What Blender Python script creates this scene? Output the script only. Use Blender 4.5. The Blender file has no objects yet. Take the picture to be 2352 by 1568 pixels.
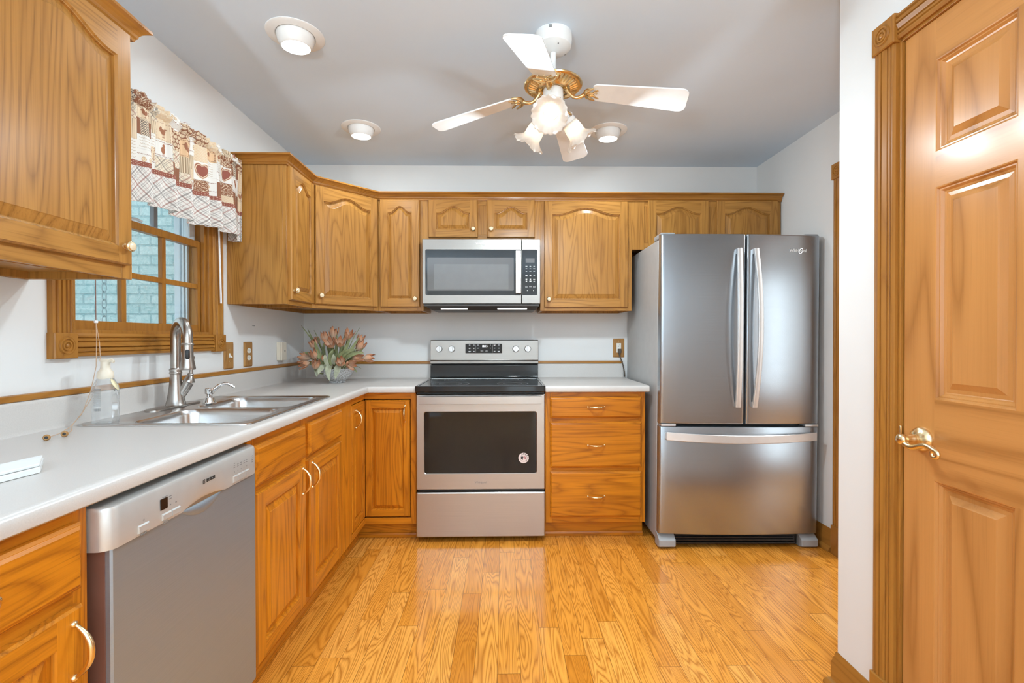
import bpy, bmesh, math, random
import numpy as np
from mathutils import Vector, Matrix, noise as mnoise

C = bpy.context.scene.collection
scene = bpy.context.scene
PI = math.pi
rnd = random.Random(7)

# ------------------------------------------------------------------ camera, world, light, exposure
H_CAM = 1.1945
YAW, PITCH, ROLL = 0.0179, 0.0072, -0.0014
cam_d = bpy.data.cameras.new('camera')
cam_d.sensor_width = 36.0
cam_d.lens = 1083.2 / 2352 * 36.0
cam_d.clip_start = 0.02
cam = bpy.data.objects.new('camera', cam_d)
C.objects.link(cam)
_c, _s = math.cos(YAW), math.sin(YAW)
_r = Vector((_c, -_s, 0))
_f = Vector((_s * math.cos(PITCH), _c * math.cos(PITCH), -math.sin(PITCH)))
_u = _r.cross(_f)
_r2 = math.cos(ROLL) * _r + math.sin(ROLL) * _u
_u2 = -math.sin(ROLL) * _r + math.cos(ROLL) * _u
_m = Matrix((_r2, _u2, -_f)).transposed().to_4x4()
_m.translation = (0, 0, H_CAM)
cam.matrix_world = _m
scene.camera = cam

world = bpy.data.worlds.new('daylight')
scene.world = world
world.use_nodes = True
wn = world.node_tree.nodes
wn['Background'].inputs[0].default_value = (0.80, 0.93, 1.0, 1)
wn['Background'].inputs[1].default_value = 1.55

vs = scene.view_settings
vs.view_transform = 'Standard'
vs.look = 'None'
vs.exposure = 0.02
vs.gamma = 1.0
vs.use_curve_mapping = False


def area_light(name, loc, rot, sx, sy, power, col=(1, 1, 1), disk=False, parent=None, spread=None):
    d = bpy.data.lights.new(name, 'AREA')
    d.shape = 'DISK' if disk else 'RECTANGLE'
    d.size = sx
    if not disk:
        d.size_y = sy
    d.energy = power
    d.color = col
    if spread:
        d.spread = spread
    o = bpy.data.objects.new(name, d)
    o.location = loc
    o.rotation_euler = rot
    C.objects.link(o)
    if parent:
        o.parent = parent
    return o


# daylight fill added at unseen patio and window openings, behind the camera
area_light('patio_fill', (1.12, -3.42, 1.12), (PI / 2, 0, 0), 1.1, 2.0, 13, (0.76, 0.91, 1.0))
area_light('side_fill', (-1.36, -1.6, 1.5), (PI / 2, 0, -PI / 2), 1.6, 1.2, 16, (0.76, 0.91, 1.0))

# ------------------------------------------------------------------ key dimensions (metres)
XL, XR, YB, HC = -1.4253, 1.8350, 3.3917, 2.429
XD, YE = 1.136, 1.578          # pantry wall plane and its far end
FX, FY = XL + 0.61, YB - 0.61   # base cabinet faces
UX, UY = XL + 0.305, YB - 0.305  # upper cabinet faces
YREAR = -3.5


# ------------------------------------------------------------------ materials
def new_mat(name):
    m = bpy.data.materials.new(name)
    m.use_nodes = True
    nt = m.node_tree
    b = nt.nodes['Principled BSDF']
    return m, nt, b


def N(nt, kind, **kw):
    n = nt.nodes.new(kind)
    for k, v in kw.items():
        if k == 'inp':
            for i, x in v.items():
                n.inputs[i].default_value = x
        else:
            setattr(n, k, v)
    return n


def L(nt, a, b):
    nt.links.new(a, b)


def math_node(nt, op, a=None, b=None):
    n = nt.nodes.new('ShaderNodeMath')
    n.operation = op
    for i, x in ((0, a), (1, b)):
        if x is None:
            continue
        if hasattr(x, 'is_linked'):
            L(nt, x, n.inputs[i])
        else:
            n.inputs[i].default_value = x
    return n.outputs[0]


def ramp(nt, fac, stops, interp='LINEAR'):
    n = nt.nodes.new('ShaderNodeValToRGB')
    n.color_ramp.interpolation = interp
    el = n.color_ramp.elements
    while len(el) < len(stops):
        el.new(0.5)
    for e, (p, c) in zip(el, stops):
        e.position = p
        e.color = c if len(c) == 4 else (*c, 1)
    L(nt, fac, n.inputs[0])
    return n.outputs[0]


def mixc(nt, fac, a, b, mode='MIX'):
    n = nt.nodes.new('ShaderNodeMix')
    n.data_type = 'RGBA'
    n.blend_type = mode
    for i, x in ((0, fac), (6, a), (7, b)):
        if hasattr(x, 'is_linked'):
            L(nt, x, n.inputs[i])
        else:
            n.inputs[i].default_value = x if i == 0 else (*x, 1) if len(x) == 3 else x
    return n.outputs[2]


def bump(nt, b, height, strength=0.2, dist=0.002):
    n = nt.nodes.new('ShaderNodeBump')
    n.inputs['Strength'].default_value = strength
    n.inputs['Distance'].default_value = dist
    L(nt, height, n.inputs['Height'])
    L(nt, n.outputs[0], b.inputs['Normal'])


def plain(name, col, rough=0.5, metal=0.0, coat=0.0, trans=0.0, ior=1.45, spec=None, var=0.03, scale=18.0):
    m, nt, b = new_mat(name)
    tc = N(nt, 'ShaderNodeTexCoord')
    no = N(nt, 'ShaderNodeTexNoise', inp={'Scale': scale, 'Detail': 3.0})
    L(nt, tc.outputs['Object'], no.inputs['Vector'])
    lo = tuple(max(0, c * (1 - var)) for c in col)
    hi = tuple(min(1, c * (1 + var)) for c in col)
    L(nt, ramp(nt, no.outputs['Fac'], [(0.3, lo), (0.7, hi)]), b.inputs['Base Color'])
    b.inputs['Roughness'].default_value = rough
    b.inputs['Metallic'].default_value = metal
    b.inputs['Coat Weight'].default_value = coat
    b.inputs['Coat Roughness'].default_value = 0.1
    b.inputs['Transmission Weight'].default_value = trans
    b.inputs['IOR'].default_value = ior
    if spec is not None:
        b.inputs['Specular IOR Level'].default_value = spec
    return m


def emit(name, col, strength, base=(0.9, 0.9, 0.9)):
    m, nt, b = new_mat(name)
    b.inputs['Base Color'].default_value = (*base, 1)
    b.inputs['Emission Color'].default_value = (*col, 1)
    b.inputs['Emission Strength'].default_value = strength
    return m


def wood(name, axis, light, mid, dark, rough=0.3, ring=30.0, ringmix=0.54, pore=0.6, freq=3.4, coat=0.06):
    """oak: contour lines of a stretched noise give the cathedrals, fine streaks give the pores"""
    m, nt, b = new_mat(name)
    tc = N(nt, 'ShaderNodeTexCoord')
    oi = N(nt, 'ShaderNodeObjectInfo')
    add = N(nt, 'ShaderNodeVectorMath', operation='ADD')
    L(nt, tc.outputs['Object'], add.inputs[0])
    cmb = N(nt, 'ShaderNodeCombineXYZ')
    r10 = math_node(nt, 'MULTIPLY', oi.outputs['Random'], 17.0)
    for i in range(3):
        L(nt, r10, cmb.inputs[i])
    L(nt, cmb.outputs[0], add.inputs[1])
    i = 'xyz'.index(axis)

    def mapped(across, along):
        mp = N(nt, 'ShaderNodeMapping')
        s = [across] * 3
        s[i] = along
        mp.inputs['Scale'].default_value = s
        L(nt, add.outputs[0], mp.inputs['Vector'])
        return mp.outputs[0]
    n1 = N(nt, 'ShaderNodeTexNoise', inp={'Scale': 1.0, 'Detail': 1.6, 'Roughness': 0.42, 'Distortion': 0.25})
    L(nt, mapped(freq * 2.4, freq * 0.24), n1.inputs['Vector'])
    rings = math_node(nt, 'PINGPONG', math_node(nt, 'MULTIPLY', n1.outputs['Fac'], ring), 1.0)
    n2 = N(nt, 'ShaderNodeTexNoise', inp={'Scale': 1.0, 'Detail': 2.0, 'Roughness': 0.6})
    L(nt, mapped(230.0, 5.0), n2.inputs['Vector'])
    n3 = N(nt, 'ShaderNodeTexNoise', inp={'Scale': 1.0, 'Detail': 2.0})
    L(nt, mapped(4.5, 0.8), n3.inputs['Vector'])
    n4 = N(nt, 'ShaderNodeTexNoise', inp={'Scale': 1.0, 'Detail': 3.0, 'Roughness': 0.65})
    L(nt, mapped(55.0, 1.1), n4.inputs['Vector'])
    base = ramp(nt, n3.outputs['Fac'], [(0.3, mid), (0.7, light)])
    st = ramp(nt, n4.outputs['Fac'], [(0.45, (0, 0, 0)), (0.75, (1, 1, 1))])
    base = mixc(nt, math_node(nt, 'MULTIPLY', st, 0.5 * min(1.0, pore * 1.6)), base, tuple(0.5 * (a_ + b_) for a_, b_ in zip(mid, dark)))
    rf = math_node(nt, 'MULTIPLY', math_node(nt, 'POWER', rings, 3.0), ringmix)
    c1 = mixc(nt, rf, base, dark)
    pf = ramp(nt, n2.outputs['Fac'], [(0.50, (0, 0, 0)), (0.72, (1, 1, 1))])
    # pores gather in the dark early-wood
    pf2 = math_node(nt, 'MULTIPLY', pf, math_node(nt, 'ADD', math_node(nt, 'MULTIPLY', rings, 0.55 * pore), 0.3 * pore))
    c2 = mixc(nt, pf2, c1, tuple(0.62 * d for d in dark))
    L(nt, c2, b.inputs['Base Color'])
    b.inputs['Roughness'].default_value = rough
    b.inputs['Coat Weight'].default_value = coat
    b.inputs['Coat Roughness'].default_value = 0.16
    b.inputs['Specular IOR Level'].default_value = 0.28
    bump(nt, b, pf, -0.08, 0.0008)
    return m


def steel(name, col, rough=0.27, brush='z', amount=0.02, var=0.04, metal=1.0):
    """brushed stainless: fine stripes across `brush` spread highlights along it"""
    m, nt, b = new_mat(name)
    tc = N(nt, 'ShaderNodeTexCoord')
    mp = N(nt, 'ShaderNodeMapping')
    s = [3.0, 3.0, 3.0]
    s['xyz'.index(brush)] = 900.0
    mp.inputs['Scale'].default_value = s
    L(nt, tc.outputs['Object'], mp.inputs['Vector'])
    n = N(nt, 'ShaderNodeTexNoise', inp={'Scale': 1.0, 'Detail': 2.0})
    L(nt, mp.outputs[0], n.inputs['Vector'])
    lo = tuple(c * (1 - var) for c in col)
    hi = tuple(min(1, c * (1 + var)) for c in col)
    L(nt, ramp(nt, n.outputs['Fac'], [(0.3, lo), (0.7, hi)]), b.inputs['Base Color'])
    b.inputs['Metallic'].default_value = metal
    b.inputs['Roughness'].default_value = rough
    bump(nt, b, n.outputs['Fac'], amount * 10, 0.0004)
    return m


# oak tones: honey uppers, same oak redder on bases with lighting painted in, dark trim
UL, UM, UD = (0.49, 0.235, 0.054), (0.42, 0.19, 0.041), (0.22, 0.085, 0.015)
BL, BM_, BD = (0.68, 0.235, 0.012), (0.57, 0.182, 0.009), (0.25, 0.062, 0.004)
OAK_V = wood('oak_upright', 'z', UL, UM, UD)
OAK_H = wood('oak_level', 'x', UL, UM, UD)
OAK_Y = wood('oak_along', 'y', UL, UM, UD)
BAK_V = wood('oak_base_upright', 'z', BL, BM_, BD)
BAK_H = wood('oak_base_level', 'x', BL, BM_, BD)
BAK_Y = wood('oak_base_along', 'y', BL, BM_, BD)
TL, TM, TD = (0.44, 0.19, 0.034), (0.36, 0.145, 0.024), (0.21, 0.075, 0.012)
TRIM_V = wood('stained_trim_upright', 'z', TL, TM, TD, ringmix=0.4, pore=0.25)
TRIM_X = wood('stained_trim_level', 'x', TL, TM, TD, ringmix=0.4, pore=0.25)
TRIM_Y = wood('stained_trim_along', 'y', TL, TM, TD, ringmix=0.4, pore=0.25)
DL, DM, DD = (0.63, 0.285, 0.085), (0.52, 0.225, 0.060), (0.31, 0.115, 0.024)
DOOR_V = wood('poplar_upright', 'z', DL, DM, DD, ring=15.0, ringmix=0.62, pore=0.22, freq=2.2, rough=0.28, coat=0.2)
DOOR_Y = wood('poplar_along', 'y', DL, DM, DD, ring=15.0, ringmix=0.62, pore=0.22, freq=2.2, rough=0.28, coat=0.2)
PLATE = wood('oak_plate', 'z', (0.46, 0.235, 0.075), (0.40, 0.19, 0.055), (0.24, 0.095, 0.02), freq=6)

WALL = plain('wall_paint', (0.79, 0.775, 0.755), 0.75, var=0.01, scale=4)
CEIL = plain('ceiling_paint', (0.68, 0.775, 0.88), 0.85, var=0.01, scale=4)
LAMINATE = plain('laminate_speckle', (0.60, 0.555, 0.515), 0.3, var=0.045, scale=420)
STEEL = steel('brushed_steel', (0.48, 0.455, 0.43), 0.34)
STEEL_M = steel('brushed_steel_dimmed', (0.30, 0.272, 0.245), 0.34)  # same steel, colour darkened to stand in for dimmer reflections, microwave and backguard
STEEL_F = steel('brushed_steel_fridge', (0.40, 0.435, 0.47), 0.26, metal=0.9)
STEEL_D = steel('brushed_steel_dishwasher', (0.36, 0.42, 0.48), 0.42, metal=0.75)
STEEL_S = steel('sink_steel', (0.62, 0.61, 0.60), 0.24, 'z', 0.01)
SATIN = plain('satin_handle', (0.74, 0.73, 0.72), 0.42, 0.7)
SILVER = plain('silver_plastic', (0.62, 0.62, 0.60), 0.38, 0.55)
NICKEL = plain('brushed_nickel', (0.43, 0.40, 0.37), 0.28, 1.0)
CHROME = plain('chrome', (0.82, 0.81, 0.80), 0.08, 1.0)
BRASS = plain('polished_brass', (0.74, 0.54, 0.28), 0.22, 1.0)
BRASS_P = plain('pale_brass', (0.86, 0.70, 0.42), 0.22, 1.0)
CREAM = plain('cream_ceramic', (0.80, 0.66, 0.45), 0.2, coat=0.5)
CREAM_P = plain('cream_plastic', (0.82, 0.72, 0.58), 0.35)
IVORY = plain('ivory_plastic', (0.84, 0.80, 0.72), 0.35)
FRSIDE = plain('grey_case', (0.47, 0.465, 0.455), 0.42, 0.15)
FOOT = plain('grey_foot', (0.36, 0.36, 0.36), 0.45)
BLACK = plain('black_plastic', (0.012, 0.012, 0.012), 0.35)
GAP = plain('black_gap', (0.004, 0.004, 0.004), 0.9)
BGLASS = plain('black_glass', (0.012, 0.011, 0.010), 0.04, spec=0.45)
CGLASS = plain('ceramic_glass', (0.018, 0.017, 0.016), 0.10, spec=0.5)
SMOKE = plain('smoked_window', (0.13, 0.125, 0.12), 0.05, spec=0.4)
MESHW = plain('microwave_mesh', (0.17, 0.165, 0.16), 0.15)
DGREY = plain('dark_grey', (0.06, 0.055, 0.05), 0.4)
INK = plain('dark_ink', (0.03, 0.028, 0.026), 0.5)
INKG = plain('grey_ink', (0.26, 0.255, 0.25), 0.5)
WINK = plain('white_ink', (0.75, 0.74, 0.72), 0.5)
WHITE = plain('white_enamel', (0.86, 0.86, 0.85), 0.25, coat=0.3)
WHITE_M = plain('white_matte', (0.84, 0.84, 0.83), 0.5)
PAPER = plain('white_paper', (0.80, 0.80, 0.78), 0.6)
COPPER = plain('painted_tub_side', (0.20, 0.085, 0.055), 0.5)
ALU = plain('white_cladding', (0.74, 0.80, 0.84), 0.4)
ALUD = plain('dark_cladding', (0.30, 0.31, 0.33), 0.5)
CORD = plain('tan_cord', (0.62, 0.42, 0.28), 0.7)
CORDG = plain('brown_cord', (0.10, 0.075, 0.055), 0.5)
CHAINM = plain('dull_chain', (0.42, 0.50, 0.51), 0.5, 0.5)
BEADW = plain('bead_wood', (0.40, 0.20, 0.06), 0.4)
CLEARP = plain('clear_wand', (0.90, 0.90, 0.92), 0.15)
TUFT = plain('pale_yellow_card', (0.86, 0.76, 0.48), 0.5)
LED = emit('display_digits', (0.95, 0.98, 1.0), 1.6)
LENS = emit('lamp_lens', (1.0, 0.98, 0.95), 9.0)
BULB = emit('lamp_bulb', (1.0, 0.86, 0.70), 5.0)


def glass_mat(name, col=(1, 1, 1), rough=0.0, ior=1.45, shadow=True):
    m, nt, b = new_mat(name)
    b.inputs['Base Color'].default_value = (*col, 1)
    b.inputs['Transmission Weight'].default_value = 1.0
    b.inputs['Roughness'].default_value = rough
    b.inputs['IOR'].default_value = ior
    return m


def thin_glass(name, tint, glossy, haze, haze_col=(0.9, 0.9, 0.9)):
    """thin clear glass: lets light straight through, some sheen, a little haze"""
    m, nt, b = new_mat(name)
    b.inputs['Base Color'].default_value = (*haze_col, 1)
    b.inputs['Roughness'].default_value = 0.04
    b.inputs['Specular IOR Level'].default_value = 0.6
    tr = N(nt, 'ShaderNodeBsdfTransparent')
    tr.inputs[0].default_value = (*tint, 1)
    gl = N(nt, 'ShaderNodeBsdfGlossy')
    gl.inputs['Roughness'].default_value = 0.03
    lw = N(nt, 'ShaderNodeLayerWeight')
    lw.inputs[0].default_value = glossy
    m1 = N(nt, 'ShaderNodeMixShader')
    L(nt, lw.outputs['Facing'], m1.inputs[0])
    L(nt, tr.outputs[0], m1.inputs[1])
    L(nt, gl.outputs[0], m1.inputs[2])
    m2 = N(nt, 'ShaderNodeMixShader')
    m2.inputs[0].default_value = haze
    L(nt, m1.outputs[0], m2.inputs[1])
    L(nt, b.outputs[0], m2.inputs[2])
    L(nt, m2.outputs[0], nt.nodes['Material Output'].inputs[0])
    return m


PANE = thin_glass('window_glass', (0.95, 0.99, 1.0), 0.06, 0.0)
BOWLG = thin_glass('cut_glass', (0.93, 0.93, 0.92), 0.34, 0.16)
_nt = BOWLG.node_tree
_tc = N(_nt, 'ShaderNodeTexCoord')
_vo = N(_nt, 'ShaderNodeTexVoronoi', feature='DISTANCE_TO_EDGE', inp={'Scale': 85.0})
L(_nt, _tc.outputs['Object'], _vo.inputs['Vector'])
_hz = ramp(_nt, _vo.outputs['Distance'], [(0.0, (0.55, 0.55, 0.55)), (0.15, (0.28, 0.28, 0.28)), (0.4, (0.10, 0.10, 0.10))])
_mixes = [n_ for n_ in _nt.nodes if n_.type == 'MIX_SHADER']
L(_nt, _hz, [n_ for n_ in _mixes if not n_.inputs[0].is_linked][0].inputs[0])
BOTTLE = thin_glass('clear_bottle', (0.93, 0.94, 0.94), 0.26, 0.16)

# lamp shade: thin frosted glass
SHADE, _nt, _b = new_mat('frosted_shade')
_t = N(_nt, 'ShaderNodeBsdfTranslucent')
_t.inputs[0].default_value = (0.97, 0.93, 0.88, 1)
_mx = N(_nt, 'ShaderNodeMixShader')
_mx.inputs[0].default_value = 0.55
_b.inputs['Base Color'].default_value = (0.92, 0.88, 0.83, 1)
_b.inputs['Roughness'].default_value = 0.3
L(_nt, _b.outputs[0], _mx.inputs[1])
L(_nt, _t.outputs[0], _mx.inputs[2])
L(_nt, _mx.outputs[0], _nt.nodes['Material Output'].inputs[0])


def floor_material():
    m, nt, b = new_mat('oak_strip_floor')
    W, LEN = 0.0835, 0.95
    tc = N(nt, 'ShaderNodeTexCoord')
    sep = N(nt, 'ShaderNodeSeparateXYZ')
    L(nt, tc.outputs['Object'], sep.inputs[0])
    xs = math_node(nt, 'DIVIDE', math_node(nt, 'ADD', sep.outputs[0], 0.024), W)
    ix = math_node(nt, 'FLOOR', xs)
    fx = math_node(nt, 'FRACT', xs)
    w1 = N(nt, 'ShaderNodeTexWhiteNoise', noise_dimensions='1D')
    L(nt, ix, w1.inputs['W'])
    ys = math_node(nt, 'ADD', math_node(nt, 'DIVIDE', sep.outputs[1], LEN), math_node(nt, 'MULTIPLY', w1.outputs[0], 9.0))
    # vary the board length along each strip
    iy = math_node(nt, 'FLOOR', ys)
    fy = math_node(nt, 'FRACT', ys)
    w2 = N(nt, 'ShaderNodeTexWhiteNoise', noise_dimensions='2D')
    cm = N(nt, 'ShaderNodeCombineXYZ')
    L(nt, ix, cm.inputs[0])
    L(nt, iy, cm.inputs[1])
    L(nt, cm.outputs[0], w2.inputs['Vector'])
    rid = w2.outputs['Value']
    # grain space: shifted per board
    gv = N(nt, 'ShaderNodeCombineXYZ')
    L(nt, math_node(nt, 'ADD', math_node(nt, 'MULTIPLY', sep.outputs[0], 16.0), math_node(nt, 'MULTIPLY', rid, 40.0)), gv.inputs[0])
    L(nt, math_node(nt, 'ADD', math_node(nt, 'MULTIPLY', sep.outputs[1], 1.35), math_node(nt, 'MULTIPLY', rid, 90.0)), gv.inputs[1])
    L(nt, math_node(nt, 'MULTIPLY', rid, 33.0), gv.inputs[2])
    n1 = N(nt, 'ShaderNodeTexNoise', inp={'Scale': 1.0, 'Detail': 1.3, 'Roughness': 0.42, 'Distortion': 0.35})
    L(nt, gv.outputs[0], n1.inputs['Vector'])
    rings = math_node(nt, 'PINGPONG', math_node(nt, 'MULTIPLY', n1.outputs['Fac'], 40.0), 1.0)
    pv = N(nt, 'ShaderNodeCombineXYZ')
    L(nt, math_node(nt, 'MULTIPLY', sep.outputs[0], 260.0), pv.inputs[0])
    L(nt, math_node(nt, 'ADD', math_node(nt, 'MULTIPLY', sep.outputs[1], 7.0), math_node(nt, 'MULTIPLY', rid, 50.0)), pv.inputs[1])
    n2 = N(nt, 'ShaderNodeTexNoise', inp={'Scale': 1.0, 'Detail': 2.0})
    L(nt, pv.outputs[0], n2.inputs['Vector'])
    base = ramp(nt, rid, [(0.0, (0.66, 0.235, 0.022)), (0.2, (0.78, 0.305, 0.038)), (0.6, (0.86, 0.355, 0.052)), (1.0, (0.92, 0.43, 0.090))])
    c1 = mixc(nt, math_node(nt, 'MULTIPLY', math_node(nt, 'POWER', rings, 2.0), 0.80), base, (0.42, 0.125, 0.010))
    pf = ramp(nt, n2.outputs['Fac'], [(0.5, (0, 0, 0)), (0.75, (1, 1, 1))])
    c2 = mixc(nt, math_node(nt, 'MULTIPLY', pf, 0.32), c1, (0.25, 0.09, 0.016))
    ex = math_node(nt, 'MINIMUM', fx, math_node(nt, 'SUBTRACT', 1.0, fx))
    ey = math_node(nt, 'MULTIPLY', math_node(nt, 'MINIMUM', fy, math_node(nt, 'SUBTRACT', 1.0, fy)), LEN / W)
    e = math_node(nt, 'MINIMUM', ex, ey)
    seam = math_node(nt, 'LESS_THAN', e, 0.011)
    c3 = mixc(nt, math_node(nt, 'MULTIPLY', seam, 0.75), c2, (0.12, 0.04, 0.008))
    L(nt, c3, b.inputs['Base Color'])
    b.inputs['Roughness'].default_value = 0.2
    b.inputs['Coat Weight'].default_value = 0.22
    b.inputs['Coat Roughness'].default_value = 0.09
    b.inputs['Specular IOR Level'].default_value = 0.35
    bump(nt, b, math_node(nt, 'MINIMUM', math_node(nt, 'MULTIPLY', e, 20.0), 1.0), 0.25, 0.001)
    return m


FLOOR = floor_material()


def brick_material():
    m, nt, b = new_mat('pale_split_brick')  # cyan cast of outdoor daylight put into the brick colours
    tc = N(nt, 'ShaderNodeTexCoord')
    sep = N(nt, 'ShaderNodeSeparateXYZ')
    L(nt, tc.outputs['Object'], sep.inputs[0])
    cm = N(nt, 'ShaderNodeCombineXYZ')
    L(nt, sep.outputs[0], cm.inputs[0])
    L(nt, sep.outputs[2], cm.inputs[1])
    br = N(nt, 'ShaderNodeTexBrick', inp={'Color1': (0.44, 0.62, 0.62, 1), 'Color2': (0.62, 0.74, 0.72, 1), 'Mortar': (0.30, 0.47, 0.49, 1),
                                          'Scale': 1.0, 'Mortar Size': 0.009, 'Mortar Smooth': 0.25, 'Brick Width': 0.235, 'Row Height': 0.104})
    L(nt, cm.outputs[0], br.inputs['Vector'])
    n = N(nt, 'ShaderNodeTexNoise', inp={'Scale': 19.0, 'Detail': 5.0, 'Roughness': 0.6, 'Distortion': 1.2})
    L(nt, tc.outputs['Object'], n.inputs['Vector'])
    n2 = N(nt, 'ShaderNodeTexNoise', inp={'Scale': 9.0, 'Detail': 3.0})
    L(nt, tc.outputs['Object'], n2.inputs['Vector'])
    red = ramp(nt, n2.outputs['Fac'], [(0.60, (0, 0, 0)), (0.70, (1, 1, 1))])
    c = mixc(nt, math_node(nt, 'MULTIPLY', red, 0.30), br.outputs[0], (0.50, 0.30, 0.26))
    c = mixc(nt, 0.35, c, ramp(nt, n.outputs['Fac'], [(0.35, (0.35, 0.55, 0.56)), (0.6, (0.80, 0.88, 0.86))]))
    L(nt, c, b.inputs['Base Color'])
    b.inputs['Roughness'].default_value = 0.9
    h = math_node(nt, 'ADD', math_node(nt, 'MULTIPLY', br.outputs['Fac'], -1.0), n.outputs['Fac'])
    bump(nt, b, h, 0.8, 0.02)
    return m


BRICK = brick_material()


def attr_mat(name, attr='paint', rough=0.7, transl=0.0):
    m, nt, b = new_mat(name)
    a = N(nt, 'ShaderNodeVertexColor', layer_name=attr)
    L(nt, a.outputs[0], b.inputs['Base Color'])
    b.inputs['Roughness'].default_value = rough
    if transl:
        t = N(nt, 'ShaderNodeBsdfTranslucent')
        L(nt, a.outputs[0], t.inputs[0])
        mx = N(nt, 'ShaderNodeMixShader')
        mx.inputs[0].default_value = transl
        L(nt, b.outputs[0], mx.inputs[1])
        L(nt, t.outputs[0], mx.inputs[2])
        L(nt, mx.outputs[0], nt.nodes['Material Output'].inputs[0])
    return m


FABRIC = attr_mat('printed_cotton', rough=0.85, transl=0.3)
PETAL = attr_mat('silk_petal', rough=0.6, transl=0.25)
LEAF = plain('silk_leaf', (0.20, 0.215, 0.09), 0.55, var=0.35, scale=30)
LEAF_P = plain('pale_silk_leaf', (0.42, 0.43, 0.30), 0.5, var=0.25, scale=30)
STEM = plain('silk_stem', (0.20, 0.21, 0.07), 0.5)


# ------------------------------------------------------------------ mesh helpers
class MB:
    def __init__(self):
        self.bm = bmesh.new()

    def v(self, p):
        return self.bm.verts.new(p)

    def f(self, vs, m=0, sm=False):
        try:
            f = self.bm.faces.new(vs)
        except ValueError:
            return None
        f.material_index = m
        f.smooth = sm
        return f

    def poly(self, pts, m=0):
        return self.f([self.v(p) for p in pts], m)

    def box(self, x0, y0, z0, x1, y1, z1, m=0):
        v = [self.v(p) for p in ((x0, y0, z0), (x1, y0, z0), (x1, y1, z0), (x0, y1, z0),
                                 (x0, y0, z1), (x1, y0, z1), (x1, y1, z1), (x0, y1, z1))]
        for q in ((0, 3, 2, 1), (4, 5, 6, 7), (0, 1, 5, 4), (1, 2, 6, 5), (2, 3, 7, 6), (3, 0, 4, 7)):
            self.f([v[i] for i in q], m)
        return self

    def loft(self, loops, m=0, close=True, cap0=True, cap1=True, sm=True):
        rings = [[self.v(p) for p in lp] for lp in loops]
        n = len(rings[0])
        for a, b in zip(rings, rings[1:]):
            for i in range(n if close else n - 1):
                j = (i + 1) % n
                self.f([a[i], a[j], b[j], b[i]], m, sm)
        if cap0:
            self.f(rings[0][::-1], m)
        if cap1:
            self.f(rings[-1], m)
        return self

    def lathe(self, prof, o=(0, 0, 0), d=(0, 0, 1), n=32, m=0, cap=True, squash=1.0):
        d = Vector(d).normalized()
        q = d.to_track_quat('Z', 'Y').to_matrix()
        o = Vector(o)
        loops = []
        for r, h in prof:
            r = max(r, 1e-5)
            loops.append([o + q @ Vector((r * math.cos(2 * PI * i / n), squash * r * math.sin(2 * PI * i / n), h)) for i in range(n)])
        return self.loft(loops, m, True, cap, cap)

    def tube(self, pts, r, n=12, m=0, squash=None):
        pts = [Vector(p) for p in pts]
        k = len(pts)
        rs = r if isinstance(r, (list, tuple)) else [r] * k
        tan = [((pts[min(i + 1, k - 1)] - pts[max(i - 1, 0)])).normalized() for i in range(k)]
        up = Vector((0, 0, 1)) if abs(tan[0].z) < 0.9 else Vector((0, 1, 0))
        nv = (up - tan[0] * up.dot(tan[0])).normalized()
        loops = []
        for i in range(k):
            nv = (nv - tan[i] * nv.dot(tan[i])).normalized()
            bv = tan[i].cross(nv)
            s = squash if squash else 1.0
            loops.append([pts[i] + rs[i] * (math.cos(2 * PI * j / n) * nv * s + math.sin(2 * PI * j / n) * bv) for j in range(n)])
        return self.loft(loops, m)

    def sweep(self, path, prof, m=0, z0=0.0, cap=True, closed=False):
        """profile (offset to the right of the path, z) along a plan path with mitred corners"""
        P = [Vector((p[0], p[1])) for p in path]
        k = len(P)
        loops = []
        for i in range(k):
            if closed:
                d0 = (P[i] - P[i - 1]).normalized()
                d1 = (P[(i + 1) % k] - P[i]).normalized()
            else:
                d0 = (P[i] - P[max(i - 1, 0)]).normalized() if i else (P[1] - P[0]).normalized()
                d1 = (P[i + 1] - P[i]).normalized() if i < k - 1 else d0
            n0 = Vector((d0.y, -d0.x))
            n1 = Vector((d1.y, -d1.x))
            mn = (n0 + n1)
            mn = mn / max(0.2, mn.dot(n0)) if mn.length > 1e-6 else n0
            loops.append([(P[i].x + mn.x * o, P[i].y + mn.y * o, z0 + z) for o, z in prof])
        if closed:
            loops.append(loops[0])
            cap = False
        return self.loft(loops, m, True, cap, cap, False)

    def sphere(self, c, r, m=0, n=16, sz=1.0):
        return self.lathe([(r * math.sin(PI * i / n), -r * sz * math.cos(PI * i / n)) for i in range(n + 1)], c, (0, 0, 1), 2 * n, m)

    def build(self, name, mats, parent=None, smooth=35, bevel=0, seg=2, loc=None, rot=None):
        bmesh.ops.remove_doubles(self.bm, verts=self.bm.verts, dist=1e-6)
        bmesh.ops.recalc_face_normals(self.bm, faces=self.bm.faces)
        me = bpy.data.meshes.new(name)
        self.bm.to_mesh(me)
        self.bm.free()
        for mt in (mats if isinstance(mats, (list, tuple)) else [mats]):
            me.materials.append(mt)
        if smooth:
            me.shade_smooth()
            me.set_sharp_from_angle(angle=math.radians(smooth))
        o = bpy.data.objects.new(name, me)
        C.objects.link(o)
        if parent is not None:
            o.parent = parent
        if loc is not None:
            o.location = loc
        if rot is not None:
            o.rotation_euler = rot
        if bevel:
            md = o.modifiers.new('soft_edges', 'BEVEL')
            md.width = bevel
            md.segments = seg
            md.limit_method = 'ANGLE'
            md.angle_limit = math.radians(40)
        return o


def tag(o, label, cat=None, group=None, kind=None):
    if label:
        o['label'] = label
    if cat:
        o['category'] = cat
    if group:
        o['group'] = group
    if kind:
        o['kind'] = kind
    return o


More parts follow.
